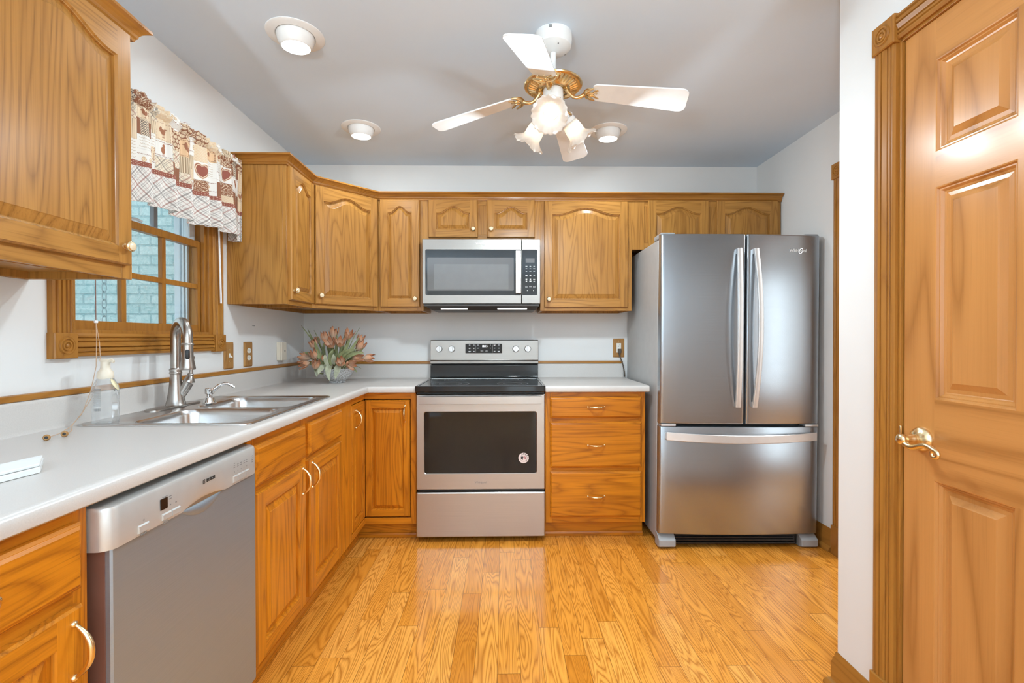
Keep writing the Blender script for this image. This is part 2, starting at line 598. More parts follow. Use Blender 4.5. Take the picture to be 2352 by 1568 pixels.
def thing(name, label, cat, loc=(0, 0, 0), rz=0.0, group=None, rot=None, kind=None):
    o = bpy.data.objects.new(name, None)
    o.empty_display_size = 0.05
    C.objects.link(o)
    o.location = loc
    o.rotation_euler = rot if rot else (0, 0, rz)
    return tag(o, label, cat, group, kind)


def rrect(x0, y0, x1, y1, r, n=6):
    out = []
    for cx, cy, a0 in ((x1 - r, y1 - r, 0), (x0 + r, y1 - r, PI / 2), (x0 + r, y0 + r, PI), (x1 - r, y0 + r, 1.5 * PI)):
        for i in range(n + 1):
            a = a0 + PI / 2 * i / n
            out.append((cx + r * math.cos(a), cy + r * math.sin(a)))
    return out


def text(name, body, size, loc, mat, parent=None, rot=(PI / 2, 0, 0), extrude=0.0004, align='CENTER', xs=1.0, bold=0.0):
    cu = bpy.data.curves.new(name, 'FONT')
    cu.body = body
    cu.size = size
    cu.extrude = extrude
    cu.offset = bold
    cu.align_x = align
    cu.align_y = 'CENTER'
    cu.resolution_u = 3
    t = bpy.data.objects.new(name, cu)
    C.objects.link(t)
    dg = bpy.context.evaluated_depsgraph_get()
    me = bpy.data.meshes.new_from_object(t.evaluated_get(dg))
    bpy.data.objects.remove(t)
    me.materials.clear()
    me.materials.append(mat)
    if xs != 1.0:
        for v in me.vertices:
            v.co.x *= xs
    o = bpy.data.objects.new(name, me)
    C.objects.link(o)
    o.location = loc
    o.rotation_euler = rot
    if parent is not None:
        o.parent = parent
    return o


def offset_poly(P, d):
    """inset a counter-clockwise closed polygon by d (mitred)"""
    n = len(P)
    out = []
    for i in range(n):
        a, b, c = Vector(P[i - 1]), Vector(P[i]), Vector(P[(i + 1) % n])
        e0 = (b - a).normalized()
        e1 = (c - b).normalized()
        n0 = Vector((-e0.y, e0.x))
        n1 = Vector((-e1.y, e1.x))
        mm = n0 + n1
        mm = mm / max(0.35, mm.dot(n0)) if mm.length > 1e-6 else n0
        out.append((b.x + mm.x * d, b.y + mm.y * d))
    return out


# ------------------------------------------------------------------ cabinet parts (local frame: x along the run, front faces -y, z up)
def raised_door(parent, x0, x1, z0, z1, arch=0.0, s=0.05, t=0.02, mats=None, y=0.0, label=None, name='door', rb=None, rt=None):
    V, Hm = mats
    mb = MB()
    rb = rb or s
    rt = rt or s + 0.036
    ox0, ox1, oz0 = x0 + s, x1 - s, z0 + rb
    ozs = z1 - rt - (0 if arch else -0.036) if rt == s + 0.036 else z1 - rt
    # opening, counter-clockwise seen from the front (x right, z up); every inner ring keeps the arch's own shape
    n = 44 if arch else 1
    lim = 0.88

    def opening(d):
        hw_ = (ox1 - ox0) / 2 - d
        tp = []
        for i in range(n + 1):
            q = 1 - 2 * i / n
            a = abs(q)
            dz = arch * 0.5 * (1 + math.cos(PI * a / lim)) if arch and a < lim else 0.0
            tp.append(((ox0 + ox1) / 2 + q * hw_, ozs - d + dz))
        return [(ox0 + d, oz0 + d), (ox1 - d, oz0 + d)] + tp
    top = opening(0)[2:]
    yf = y - t
    # outer edge
    e = 0.004
    lo = [[(x0, z0), (x1, z0), (x1, z1), (x0, z1)]]
    outer = lo[0]
    inner = offset_poly(outer, e)
    mb.loft([[(px, y, pz) for px, pz in outer], [(px, yf + 0.006, pz) for px, pz in outer], [(px, yf, pz) for px, pz in inner]], 0, True, True, False, False)
    ix0, iz0, ix1, iz1 = x0 + e, z0 + e, x1 - e, z1 - e
    mb.poly([(ix0, yf, iz0), (ox0, yf, iz0), (ox0, yf, iz1), (ix0, yf, iz1)], 0)
    mb.poly([(ox1, yf, iz0), (ix1, yf, iz0), (ix1, yf, iz1), (ox1, yf, iz1)], 0)
    mb.poly([(ox0, yf, iz0), (ox1, yf, iz0), (ox1, yf, oz0), (ox0, yf, oz0)], 1)
    mb.poly([(ox1, yf, iz1)] + [(ox0, yf, iz1)] + [(px, yf, pz) for px, pz in top[::-1]], 1)
    # sticking, groove, raised bevel, field
    bv = min(0.034, 0.10 * (ox1 - ox0) + 0.006)
    seq = [(0, yf), (0.003, yf + 0.005), (0.0055, yf + 0.0055), (0.007, yf + 0.012), (0.009, yf + 0.012), (bv, yf + 0.003), (bv + 0.002, yf + 0.0015)]
    loops = []
    for d, yy in seq:
        loops.append([(px, yy, pz) for px, pz in opening(d)])
    mb.loft(loops, 0, True, False, True, False)
    o = mb.build(name, [V, Hm], parent, 0)
    if label:
        o['label'] = label
    return o


def slab_front(parent, x0, x1, z0, z1, mat, t=0.02, y=0.0, name='drawer'):
    mb = MB()
    seq = [(0, y), (0, y - t + 0.009), (0.005, y - t + 0.004), (0.006, y - t + 0.004), (0.012, y - t), ]
    R = [(x0, z0), (x1, z0), (x1, z1), (x0, z1)]
    mb.loft([[(px, yy, pz) for px, pz in (offset_poly(R, d) if d else R)] for d, yy in seq], 0, True, True, True, False)
    return mb.build(name, [mat], parent, 0)


def knob(parent, x, z, y=-0.02, r=0.0155):
    mb = MB()
    mb.lathe([(0.009, 0), (0.0085, 0.002), (0.0055, 0.004), (0.005, 0.010), (0.007, 0.013), (r, 0.015), (r, 0.019), (r * 0.9, 0.0215), (r * 0.78, 0.0225)], (x, y, z), (0, -1, 0), 28, 0)
    mb.lathe([(r * 0.78, 0.0225), (r * 0.74, 0.0245), (r * 0.5, 0.0262), (0, 0.0268)], (x, y, z), (0, -1, 0), 28, 1)
    return mb.build('knob', [BRASS_P, CREAM], parent, 40)


def pull(parent, x, z, y=-0.02, length=0.098, upright=True, mat=None, out=0.028):
    """bow handle, thick in the middle with two feet"""
    mb = MB()
    pts, rs = [], []
    n = 18
    for i in range(n + 1):
        q = -1 + 2 * i / n
        p = q * length / 2
        d = out * (1 - abs(q) ** 2.4) + 0.002
        pts.append((x, y - d, z + p) if upright else (x + p, y - d, z))
        rs.append(0.0028 + 0.0032 * (1 - q * q))
    mb.tube(pts, rs, 12, 0, None)
    for q in (-1, 1):
        p = q * length / 2
        c = (x, y, z + p) if upright else (x + p, y, z)
        mb.lathe([(0.0065, 0), (0.0062, 0.003), (0.0035, 0.006)], c, (0, -1, 0), 16, 0)
    return mb.build('handle', [mat or BRASS_P], parent, 50)


def face_frame(parent, rects, mats, y0=0.0, t=0.019, name='face_frame'):
    """rects: (x0,z0,x1,z1,'v'|'h')"""
    mb = MB()
    for x0, z0, x1, z1, k in rects:
        mb.box(x0, y0 + (0 if k == 'v' else 0.0004), z0, x1, y0 + t, z1, 0 if k == 'v' else 1)
    return mb.build(name, list(mats), parent, 0, 0.0008, 1)


def upper_cabinet(name, label, x0, x1, z0, z1, loc, rz, doors, depth=0.303, arch=0.043, fill=None, end_panels=True, group='honey oak wall cabinets'):
    """doors: (dx0,dx1,dz0,dz1,'L'|'R'|None)"""
    t = thing(name, label, 'cabinet', loc, rz, group)
    w = x1 - x0
    mb = MB()
    mb.box(0, 0.019, z0, 0.016, depth, z1)
    mb.box(w - 0.016, 0.019, z0, w, depth, z1)
    mb.box(0.016, 0.019, z1 - 0.016, w - 0.016, depth, z1)
    mb.box(0.016, 0.019, z0 + 0.022, w - 0.016, depth - 0.012, z0 + 0.036)
    mb.box(0.016, depth - 0.012, z0, w - 0.016, depth, z1 - 0.016)
    mb.build('carcass', [OAK_V], t, 0, 0.0008, 1)
    rects = [(0, z0, 0.04, z1, 'v'), (w - 0.04, z0, w, z1, 'v'), (0.04, z0, w - 0.04, z0 + 0.045, 'h'), (0.04, z1 - 0.04, w - 0.04, z1, 'h')]
    for a, b in zip(doors, doors[1:]):
        rects.append((a[1] - x0 - 0.008, z0 + 0.045, b[0] - x0 + 0.008, z1 - 0.04, 'v'))
    if fill:
        rects[0] = (0, z0, fill - x0, z1, 'v')
        rects.append((fill - x0 + 0.0015, z0 + 0.045, doors[0][0] - x0 + 0.02, z1 - 0.04, 'v'))
    face_frame(t, rects, (OAK_V, OAK_H))
    for dx0, dx1, dz0, dz1, side in doors:
        d = raised_door(t, dx0 - x0, dx1 - x0, dz0, dz1, arch, mats=(OAK_V, OAK_H))
        if side:
            knob(d, (dx0 - x0 + 0.028) if side == 'L' else (dx1 - x0 - 0.028), dz0 + 0.052)
    return t


# ================================================================== THE ROOM
def struct(name, mb, mats, label, bevel=0, parent=None):
    o = mb.build(name, mats, parent, 35, bevel)
    if parent is None:
        tag(o, label, kind='structure')
    return o


struct('floor', MB().box(XL - 0.17, YREAR - 0.15, -0.06, XR + 0.12, YB + 0.12, 0), [FLOOR], 'honey oak strip floor with boards running toward the range')
struct('ceiling', MB().box(XL - 0.17, YREAR - 0.15, HC, XR + 0.12, YB + 0.12, HC + 0.08), [CEIL], 'flat white ceiling above the fan and spotlights')
struct('wall_back', MB().box(XL - 0.17, YB, 0, XR + 0.12, YB + 0.12, HC), [WALL], 'pale grey wall behind the range and microwave')
# left wall with two openings (kitchen window, dining window)
WY0, WY1, WZ0, WZ1 = 1.577, 2.322, 1.213, 2.047
SY0, SY1, SZ0, SZ1 = -2.5, -0.7, 0.85, 2.1
mb = MB()
wt = 0.17
mb.box(XL - wt, YREAR, 0, XL, SY0, HC)
mb.box(XL - wt, SY0, 0, XL, SY1, SZ0)
mb.box(XL - wt, SY0, SZ1, XL, SY1, HC)
mb.box(XL - wt, SY1, 0, XL, WY0, HC)
mb.box(XL - wt, WY0, 0, XL, WY1, WZ0)
mb.box(XL - wt, WY0, WZ1, XL, WY1, HC)
mb.box(XL - wt, WY1, 0, XL, YB, HC)
struct('wall_left', mb, [WALL], 'pale grey wall with the window over the sink')
mb = MB()
mb.box(XR, YREAR, 0, XR + 0.12, 1.722, HC)
mb.box(XR, 2.484, 0, XR + 0.12, YB + 0.12, HC)
mb.box(XR, 1.722, 2.05, XR + 0.12, 2.484, HC)
struct('wall_right', mb, [WALL], 'pale grey wall to the right of the refrigerator')
mb = MB()
mb.box(3.3, 0.9, 0, 3.4, 3.6, HC)
mb.box(XR + 0.12, 0.8, 0, 2.60, 0.9, HC)
mb.box(2.84, 0.8, 0, 3.4, 0.9, HC)
mb.box(2.60, 0.8, 0, 2.84, 0.9, 0.25)
mb.box(2.60, 0.8, 2.15, 2.84, 0.9, HC)
mb.box(XR + 0.12, 3.6, 0, 3.4, 3.7, HC)
mb.box(XR + 0.12, 0.8, HC, 3.4, 3.7, HC + 0.08)
struct('wall_hall', mb, [WALL], 'white walls of the hall beyond the side doorway')
struct('floor_hall', MB().box(XR + 0.12, 0.8, -0.06, 3.4, 3.7, -0.001), [FLOOR], 'oak floor of the hall beyond the side doorway')
area_light('hall_streak_light', (2.72, 0.86, 1.2), (PI / 2, 0, 0), 0.22, 1.85, 7, (0.85, 0.95, 1.0))  # narrow light added for the bright streak on the refrigerator door
hl = thing('hall_fill_light', 'added dome light brightening the hall beyond the side doorway', 'ceiling light', (2.6, 2.2, HC))  # unseen lamp added to brighten the hall in the refrigerator's reflection
mb = MB()
mb.lathe([(0.15, 0), (0.15, -0.02), (0.13, -0.06), (0.08, -0.085), (0.0, -0.095)], n=40, cap=False)
mb.build('dome', [emit('hall_dome_glass', (1.0, 0.98, 0.95), 3.0)], hl, 60)
area_light('hall_glow', (0, 0, -0.10), (0, 0, 0), 0.28, 0, 26, (0.92, 0.97, 1.0), True, hl)
# pantry enclosure that carries the panelled door
DY0, DY1 = 0.615, 1.325
mb = MB()
mb.box(XD, DY1, 0, XD + 0.11, YE, HC)
mb.box(XD, 0.40, 0, XD + 0.11, DY0, HC)
mb.box(XD, DY0, 2.037, XD + 0.11, DY1, HC)
mb.box(XD + 0.11, YE - 0.11, 0, XR, YE, HC)
mb.box(XD + 0.11, 0.40, 0, XR, 0.51, HC)
struct('wall_pantry', mb, [WALL], 'near white wall end beside the panelled wooden door')
# rear wall with patio opening
mb = MB()
mb.box(XL - 0.17, YREAR - 0.12, 0, 0.55, YREAR, HC)
mb.box(1.7, YREAR - 0.12, 0, XR + 0.12, YREAR, HC)
mb.box(0.55, YREAR - 0.12, 2.15, 1.7, YREAR, HC)
struct('wall_rear', mb, [WALL], 'wall behind the camera with patio opening')

# baseboards
BBP = [(0, 0), (0.014, 0), (0.014, 0.085), (0.011, 0.092), (0.011, 0.098), (0.007, 0.108), (0.005, 0.121), (0.003, 0.124), (0, 0.124)]
SHOE = [(0.014, 0.001), (0.030, 0.001), (0.030, 0.010), (0.026, 0.020), (0.019, 0.027), (0.014, 0.029)]
mb = MB()
mb.sweep([(XR, YB - 0.001), (XR, 2.585)], BBP, 0)
mb.sweep([(XR, YB - 0.001), (XR, 2.585)], SHOE, 0)
struct('baseboard_right', mb, [TRIM_Y], 'stained oak baseboard behind the refrigerator')
mb = MB()
mb.sweep([(XR - 0.002, YE), (XD, YE), (XD, 1.392)][::-1], [(-o, z) for o, z in BBP], 0)
mb.sweep([(XR - 0.002, YE), (XD, YE), (XD, 1.392)][::-1], [(-o, z) for o, z in SHOE], 0)
struct('baseboard_pantry', mb, [TRIM_Y], 'stained oak baseboard at the foot of the near white wall end')


# fluted casing builder along a straight run in a wall plane.
def fluted(mb, u0, u1, a0, a1, horizontal, put, m=0):
    """strip from a0..a1 (length) and u0..u1 (width); put(u,a,depth)->xyz"""
    w = u1 - u0
    prof = [(0, 0), (0, 0.012), (0.10, 0.016), (0.16, 0.016), (0.20, 0.011), (0.24, 0.016), (0.32, 0.016), (0.36, 0.010), (0.40, 0.016),
            (0.58, 0.020), (0.62, 0.012), (0.66, 0.020), (0.78, 0.020), (0.82, 0.013), (0.90, 0.019), (1.0, 0.017), (1.0, 0)]
    mb.loft([[put(u0 + p * w, a, d) for p, d in prof] for a in (a0, a1)], m, True, True, True, False)


def rosette(parent, put, c, half, name='rosette', mat=None, t=0.026):
    """square corner block with turned rings; put(u,v,depth)"""
    mb = MB()
    sq = [(-1, -1), (1, -1), (1, 1), (-1, 1)]
    mb.loft([[put(c[0] + x * half * k, c[1] + y * half * k, d) for x, y in sq] for k, d in ((1, 0), (1, t - 0.003), (0.93, t))], 0, True, True, True, False)
    n = 36
    R = half * 0.72
    loops = []
    for rr, d in ((1.0, t), (0.96, t - 0.004), (0.86, t + 0.003), (0.72, t + 0.003), (0.64, t - 0.004), (0.52, t + 0.003), (0.38, t + 0.003), (0.30, t - 0.003), (0.20, t + 0.003), (0.06, t + 0.005)):
        loops.append([put(c[0] + R * rr * math.cos(2 * PI * i / n), c[1] + R * rr * math.sin(2 * PI * i / n), d + 0.0006) for i in range(n)])
    mb.loft(loops, 0, True, False, True)
    return mb.build(name, [mat or TRIM_V], parent, 30)


# ------------------------------------------------------------------ kitchen window
win = thing('window_1', 'wood framed window with a brick wall outside, over the sink', None, (XL, (WY0 + WY1) / 2, WZ0), kind='structure')
win_inv = Matrix.Translation((-XL, -(WY0 + WY1) / 2, -WZ0))


def wloc(p):
    return tuple(win_inv @ Vector(p))


pw = lambda u, a, d: wloc((XL + d, u, a))      # u along y, a up
ph = lambda u, a, d: wloc((XL + d, a, u))      # u up, a along y
cw = 0.078
mb = MB()
fluted(mb, WY0, WY0 - cw, WZ0, WZ1, False, pw)
mb.build('window_casing', [TRIM_V], win, 0)
mb = MB()
fluted(mb, WY1, WY1 + cw, WZ0, WZ1, False, pw)
mb.build('window_casing', [TRIM_V], win, 0)
mb = MB()
fluted(mb, WZ0, WZ0 - cw, WY0, WY1, True, ph)
mb.build('window_casing', [TRIM_Y], win, 0)
mb = MB()
fluted(mb, WZ1, WZ1 + cw, WY0, WY1, True, ph)
mb.build('window_casing', [TRIM_Y], win, 0)
for cy in (WY0 - cw / 2, WY1 + cw / 2 + 0.004):
    for cz in (WZ0 - cw / 2 - 0.002, WZ1 + cw / 2):
        rosette(win, pw, (cy, cz), 0.0415)
# jambs and stool
mb = MB()
for a in ((XL - 0.11, WY0 - 0.001, WZ0, XL + 0.004, WY0 + 0.016, WZ1), (XL - 0.11, WY1 - 0.016, WZ0, XL + 0.004, WY1 + 0.001, WZ1),
          (XL - 0.109, WY0 + 0.0155, WZ0 - 0.001, XL + 0.003, WY1 - 0.0155, WZ0 + 0.012), (XL - 0.109, WY0 + 0.0155, WZ1 - 0.012, XL + 0.003, WY1 - 0.0155, WZ1 + 0.001)):
    p, q = wloc(a[:3]), wloc(a[3:])
    mb.box(*p, *q)
# stop bead beside the sash
for y in (WY1 - 0.03, WY0 + 0.016):
    mb.box(*wloc((XL - 0.028, y, WZ0 + 0.012)), *wloc((XL - 0.010, y + 0.014, WZ1 - 0.012)))
mb.build('window_jamb', [TRIM_V], win, 0, 0.001)


def sash(x, z0, z1, y0, y1, bot, top, side, cols, rows, mat, mmat, name):
    mb = MB()
    t = 0.030
    B = lambda a, b, c, d, m=0, dx=0.0, tt=t: mb.box(*wloc((x - tt + dx, a, c)), *wloc((x + dx, b, d)), m)
    B(y0, y0 + side, z0, z1)
    B(y1 - side, y1, z0, z1)
    B(y0 + side, y1 - side, z0, z0 + bot)
    B(y0 + side, y1 - side, z1 - top, z1)
    gy0, gy1, gz0, gz1 = y0 + side, y1 - side, z0 + bot, z1 - top
    fr = mb.build(name, [mat], win, 0, 0.0015)
    mb = MB()
    m = 0.011
    for i in range(1, cols):
        c = gy0 + (gy1 - gy0) * i / cols
        mb.box(*wloc((x - 0.022, c - m, gz0)), *wloc((x - 0.004, c + m, gz1)))
    for i in range(1, rows):
        c = gz0 + (gz1 - gz0) * i / rows
        mb.box(*wloc((x - 0.0225, gy0, c - m)), *wloc((x - 0.0035, gy1, c + m)))
    mb.build('muntin_grille', [mmat], fr, 0, 0.001)
    mb = MB()
    mb.box(*wloc((x - 0.018, gy0 - 0.002, gz0 - 0.002)), *wloc((x - 0.014, gy1 + 0.002, gz1 + 0.002)))
    mb.build('pane', [PANE], fr, 0)
    return fr


sash(XL - 0.030, 1.225, 1.657, WY0 + 0.016, WY1 - 0.016, 0.033, 0.030, 0.034, 3, 2, TRIM_V, TRIM_V, 'lower_sash')
sash(XL - 0.062, 1.640, 2.035, WY0 + 0.016, WY1 - 0.016, 0.03, 0.033, 0.040, 3, 1, ALU, ALUD, 'upper_sash')
# exterior cladding reveal
mb = MB()
for a in ((WY0 - 0.02, WY0 + 0.012), (WY1 - 0.012, WY1 + 0.02)):
    mb.box(*wloc((XL - 0.165, a[0], WZ0)), *wloc((XL - 0.111, a[1], WZ1)))
mb.box(*wloc((XL - 0.165, WY0, WZ0 - 0.02)), *wloc((XL - 0.111, WY1, WZ0 + 0.010)))
mb.box(*wloc((XL - 0.165, WY0, WZ1 - 0.010)), *wloc((XL - 0.111, WY1, WZ1 + 0.02)))
for k in range(3):
    mb.box(*wloc((XL - 0.10 - 0.02 * k, WY1 - 0.030 + 0.004 * k, WZ0)), *wloc((XL - 0.092 - 0.02 * k, WY1 - 0.008, WZ1)))
mb.build('outer_reveal', [ALU], win, 0, 0.001)
# sash lock
mb = MB()
mb.loft([[wloc((XL - 0.058 + x, 1.905 + y, z)) for x, y in rrect(-0.012, -0.035, 0.012, 0.035, 0.010)] for z in (1.657, 1.668)], 0)
mb.tube([wloc((XL - 0.058, 1.905, 1.670)), wloc((XL - 0.054, 1.93, 1.676)), wloc((XL - 0.05, 1.955, 1.672))], [0.008, 0.006, 0.005], 10, 0)
mb.build('sash_lock', [ALU], win)

# outside
struct('wall_exterior', MB().box(-7.0, 5.1, -0.6, -1.62, 5.35, 3.4), [BRICK], 'pale brick wall seen through the window')
struct('ground_exterior', MB().box(-9, -5, -0.75, XL - 0.2, 5.1, -0.6), [plain('gravel', (0.40, 0.41, 0.38), 0.9)], 'pale ground outside the window')
struct('eave_exterior', MB().box(-3.2, 2.0, 2.62, XL - 0.19, 5.09, 2.72), [WHITE_M], 'white eave boards outside above the window')

# hanging chain outside
mb = MB()
cx, cy = -2.50, 3.0
z = 2.615
k = 0
while z > 1.12:
    pts = []
    for i in range(17):
        a = 2 * PI * i / 16
        lx, lz = 0.0125 * math.cos(a), 0.030 * math.sin(a)
        pts.append((cx + (lx if k % 2 == 0 else lx * 0.35), cy + (0 if k % 2 == 0 else lx * 0.9), z - 0.030 + lz))
    mb.tube(pts, 0.0032, 8, 0)
    z -= 0.051
    k += 1
tag(mb.build('hanging_chain', [CHAINM]), 'grey metal chain hanging outside the left panes of the window', 'chain')

# ------------------------------------------------------------------ pantry door on the right
d1 = thing('door_1', 'six panel stained wooden door with a brass lever on the right', None, (XD, DY1, 0), kind='structure')


def dl(p):
    return (p[0] - XD, p[1] - DY1, p[2])


# slab: front faces -x ; loop through raised panels
def door_slab():
    mb = MB()
    x = XD + 0.004
    y0, y1, z0, z1 = DY0 + 0.004, DY1 - 0.004, 0.012, 2.033
    px = [(1.027, 1.227), (0.727, 0.927)]
    pz = [(0.20, 0.816), (1.031, 1.590), (1.684, 1.926)]
    # frame rectangles in the (y,z) plane
    ys = [y0, 0.727, 0.927, 1.027, 1.227, y1]
    zs = [z0, 0.20, 0.816, 1.031, 1.590, 1.684, 1.926, z1]
    P = lambda y, z, d=0.0: dl((x + d, y, z))
    for a, b in ((y0, 0.727), (1.227, y1)):
        mb.poly([P(a, z0), P(b, z0), P(b, z1), P(a, z1)], 0)
    for a, b in ((z0, 0.20), (0.816, 1.031), (1.590, 1.684), (1.926, z1)):
        mb.poly([P(0.727, a), P(1.227, a), P(1.227, b), P(0.727, b)], 1)
    for a, b in pz:
        mb.poly([P(0.927, a), P(1.027, a), P(1.027, b), P(0.927, b)], 0)
    for ya, yb in px:
        for za, zb in pz:
            O = [(ya, za), (yb, za), (yb, zb), (ya, zb)]
            seq = [(0, 0), (0.003, 0.001), (0.006, 0.006), (0.009, 0.006), (0.014, 0.012), (0.018, 0.013), (0.020, 0.014), (0.030, 0.013), (0.043, 0.006), (0.046, 0.004)]
            mb.loft([[P(u, v, d) for u, v in (offset_poly(O, o) if o else O)] for o, d in seq], 0, True, False, True, False)
    R = [(y0, z0), (y1, z0), (y1, z1), (y0, z1)]
    mb.loft([[P(u, v, 0) for u, v in R], [P(u, v, 0.036) for u, v in R]], 0, True, False, True, False)
    return mb.build('door_leaf', [DOOR_V, DOOR_Y], d1, 0)


leaf = door_slab()
pc = lambda u, a, d: dl((XD - d, u, a))
ph2 = lambda u, a, d: dl((XD - d, a, u))
mb = MB()
fluted(mb, DY1 + 0.010, DY1 + 0.080, 0.185, 2.040, False, pc)
mb.build('door_casing', [TRIM_V], d1, 0)
mb = MB()
fluted(mb, DY0 - 0.010, DY0 - 0.080, 0.185, 2.040, False, pc)
mb.build('door_casing', [TRIM_V], d1, 0)
mb = MB()
fluted(mb, 2.042, 2.112, DY0 - 0.006, DY1 + 0.006, True, ph2)
mb.build('door_casing', [TRIM_Y], d1, 0)
for cy in (DY1 + 0.044, DY0 - 0.044):
    rosette(d1, pc, (cy, 2.077), 0.0405, mat=TRIM_V)
    mb = MB()
    mb.box(*dl((XD - 0.024, cy - 0.042, 0)), *dl((XD, cy + 0.042, 0.185)))
    mb.build('plinth_block', [TRIM_V], d1, 0, 0.003)
mb = MB()
mb.box(*dl((XD - 0.004, DY1 - 0.0005, 0)), *dl((XD + 0.10, DY1 + 0.012, 2.04)))
mb.box(*dl((XD - 0.004, DY0 - 0.012, 0)), *dl((XD + 0.10, DY0 + 0.0005, 2.04)))
mb.box(*dl((XD - 0.004, DY0, 2.034)), *dl((XD + 0.10, DY1, 2.046)))
mb.build('door_jamb', [TRIM_V], d1, 0, 0.001)
# lever handle
hx, hy, hz = XD + 0.004, 1.262, 0.918
mb = MB()
mb.lathe([(0.033, 0), (0.0335, 0.004), (0.030, 0.010), (0.022, 0.015), (0.014, 0.018), (0.0125, 0.024), (0.014, 0.028), (0.012, 0.032), (0.012, 0.052), (0.0145, 0.055), (0.0145, 0.062), (0.011, 0.066), (0.003, 0.068)], dl((hx, hy, hz)), (-1, 0, 0), 36, 0)
pts, rs = [], []
for i in range(25):
    q = i / 24
    pts.append(dl((hx - 0.056, hy - 0.006 - 0.088 * q, hz - 0.008 - 0.016 * math.sin(PI * q * 1.25) * (1 - q) * 1.4 + 0.010 * math.sin(PI * q))))
    rs.append(0.0085 - 0.002 * q)
c0 = Vector(pts[-1])
for i in range(1, 16):
    a = PI / 2 + 2 * PI * i / 13
    rad = 0.0115 - 0.0004 * i
    pts.append((c0.x, c0.y - 0.002 - math.cos(a - PI) * rad * 0.0 - rad * math.sin(2 * PI * i / 13), c0.z - rad + rad * math.cos(2 * PI * i / 13)))
    rs.append(0.0062 - 0.0001 * i)
mb.tube(pts, rs, 12, 0)
mb.build('door_handle', [BRASS_P], d1, 50)
mb = MB()
mb.box(*dl((XD - 0.006, DY1 - 0.003, hz - 0.018)), *dl((XD + 0.002, DY1 + 0.004, hz + 0.026)))
mb.build('strike_plate', [BRASS_P], d1, 0, 0.003)

# doorway casing on the far right wall, only its edge in view
d2 = thing('door_2', 'wood cased doorway on the wall right of the refrigerator', None, (XR, 2.0, 0), kind='structure')
rl = lambda u, a, d: (-d, u - 2.0, a)
mb = MB()
fluted(mb, 2.496, 2.570, 0.16, 2.062, False, rl)
mb.build('door_casing', [TRIM_V], d2, 30)
mb = MB()
fluted(mb, 1.71, 1.636, 0.16, 2.062, False, rl)
mb.build('door_casing', [TRIM_V], d2, 30)
mb = MB()
fluted(mb, 2.062, 2.136, 1.71, 2.496, True, lambda u, a, d: (-d, a - 2.0, u))
mb.build('door_casing', [TRIM_Y], d2, 30)
rosette(d2, rl, (2.537, 2.104), 0.042)
rosette(d2, rl, (1.672, 2.104), 0.042)
for cy in (2.535, 1.672):
    mb = MB()
    mb.box(-0.024, cy - 0.042 - 2.0, 0, 0, cy + 0.042 - 2.0, 0.16)
    mb.build('plinth_block', [TRIM_V], d2, 0, 0.003)
mb = MB()
for a_, b_, z0_, z1_ in ((1.708, 1.7225, 0, 2.062), (2.4835, 2.498, 0, 2.062), (1.7225, 2.4835, 2.0495, 2.064)):
    mb.box(-0.003, a_ - 2.0, z0_, 0.123, b_ - 2.0, z1_)
mb.build('door_jamb', [TRIM_V], d2, 0, 0.001)

# ================================================================== UPPER CABINETS
TOPZ = 2.098
upper_cabinet('wall_cabinet', 'near left oak wall cabinet with one arched door, cut by the left picture edge', 0.94, 1.4445, 1.372, TOPZ, (UX, 0.94, 0), PI / 2,
              [(0.965, 1.4215, 1.4105, 2.0915, 'R')])
upper_cabinet('wall_cabinet', 'narrow oak wall cabinet just right of the curtained window', 2.458, 2.78, 1.372, TOPZ, (UX, 2.458, 0), PI / 2,
              [(2.476, 2.772, 1.3955, 2.090, 'L')])
upper_cabinet('wall_cabinet', 'narrow oak wall cabinet directly left of the microwave', -0.8153, -0.521, 1.372, TOPZ, (-0.8153, UY, 0), 0,
              [(-0.7986, -0.5427, 1.397, 2.092, 'R')])
upper_cabinet('wall_cabinet', 'short two door oak cabinet above the microwave', -0.521, 0.2404, 1.826, TOPZ, (-0.521, UY, 0), 0,
              [(-0.4858, -0.1664, 1.848, 2.0925, 'R'), (-0.1064, 0.2053, 1.848, 2.0925, 'L')])
upper_cabinet('wall_cabinet', 'wide single door oak wall cabinet between microwave and refrigerator', 0.2404, 0.8421, 1.372, TOPZ, (0.2404, UY, 0), 0,
              [(0.2673, 0.8138, 1.395, 2.085, 'L')])
upper_cabinet('wall_cabinet', 'short two door oak cabinet over the refrigerator', 0.8421, 1.831, 1.774, TOPZ, (0.8421, UY, 0), 0,
              [(0.948, 1.3456, 1.79, 2.094, None), (1.4009, 1.804, 1.79, 2.094, None)], fill=0.926)

# diagonal corner cabinet
t = thing('corner_cabinet', 'angled oak corner wall cabinet with one arched door', 'cabinet', (UX, 2.78, 0), PI / 4, 'honey oak wall cabinets')
wd = math.hypot(-0.8153 - UX, UY - 2.78)
inv = Matrix.Rotation(-PI / 4, 3, 'Z')
pent = [inv @ (Vector(p) - Vector((UX, 2.78, 0))) for p in ((UX, 2.7805, 0), (-0.816, UY, 0), (-0.816, YB - 0.001, 0), (XL + 0.001, YB - 0.001, 0), (XL + 0.001, 2.7805, 0))]
cen = sum(pent, Vector()) / 5


def pent_in(k, dy):
    out = []
    for i, p in enumerate(pent):
        q = cen + (p - cen) * k
        q.y = max(q.y, dy)
        out.append(q)
    return out


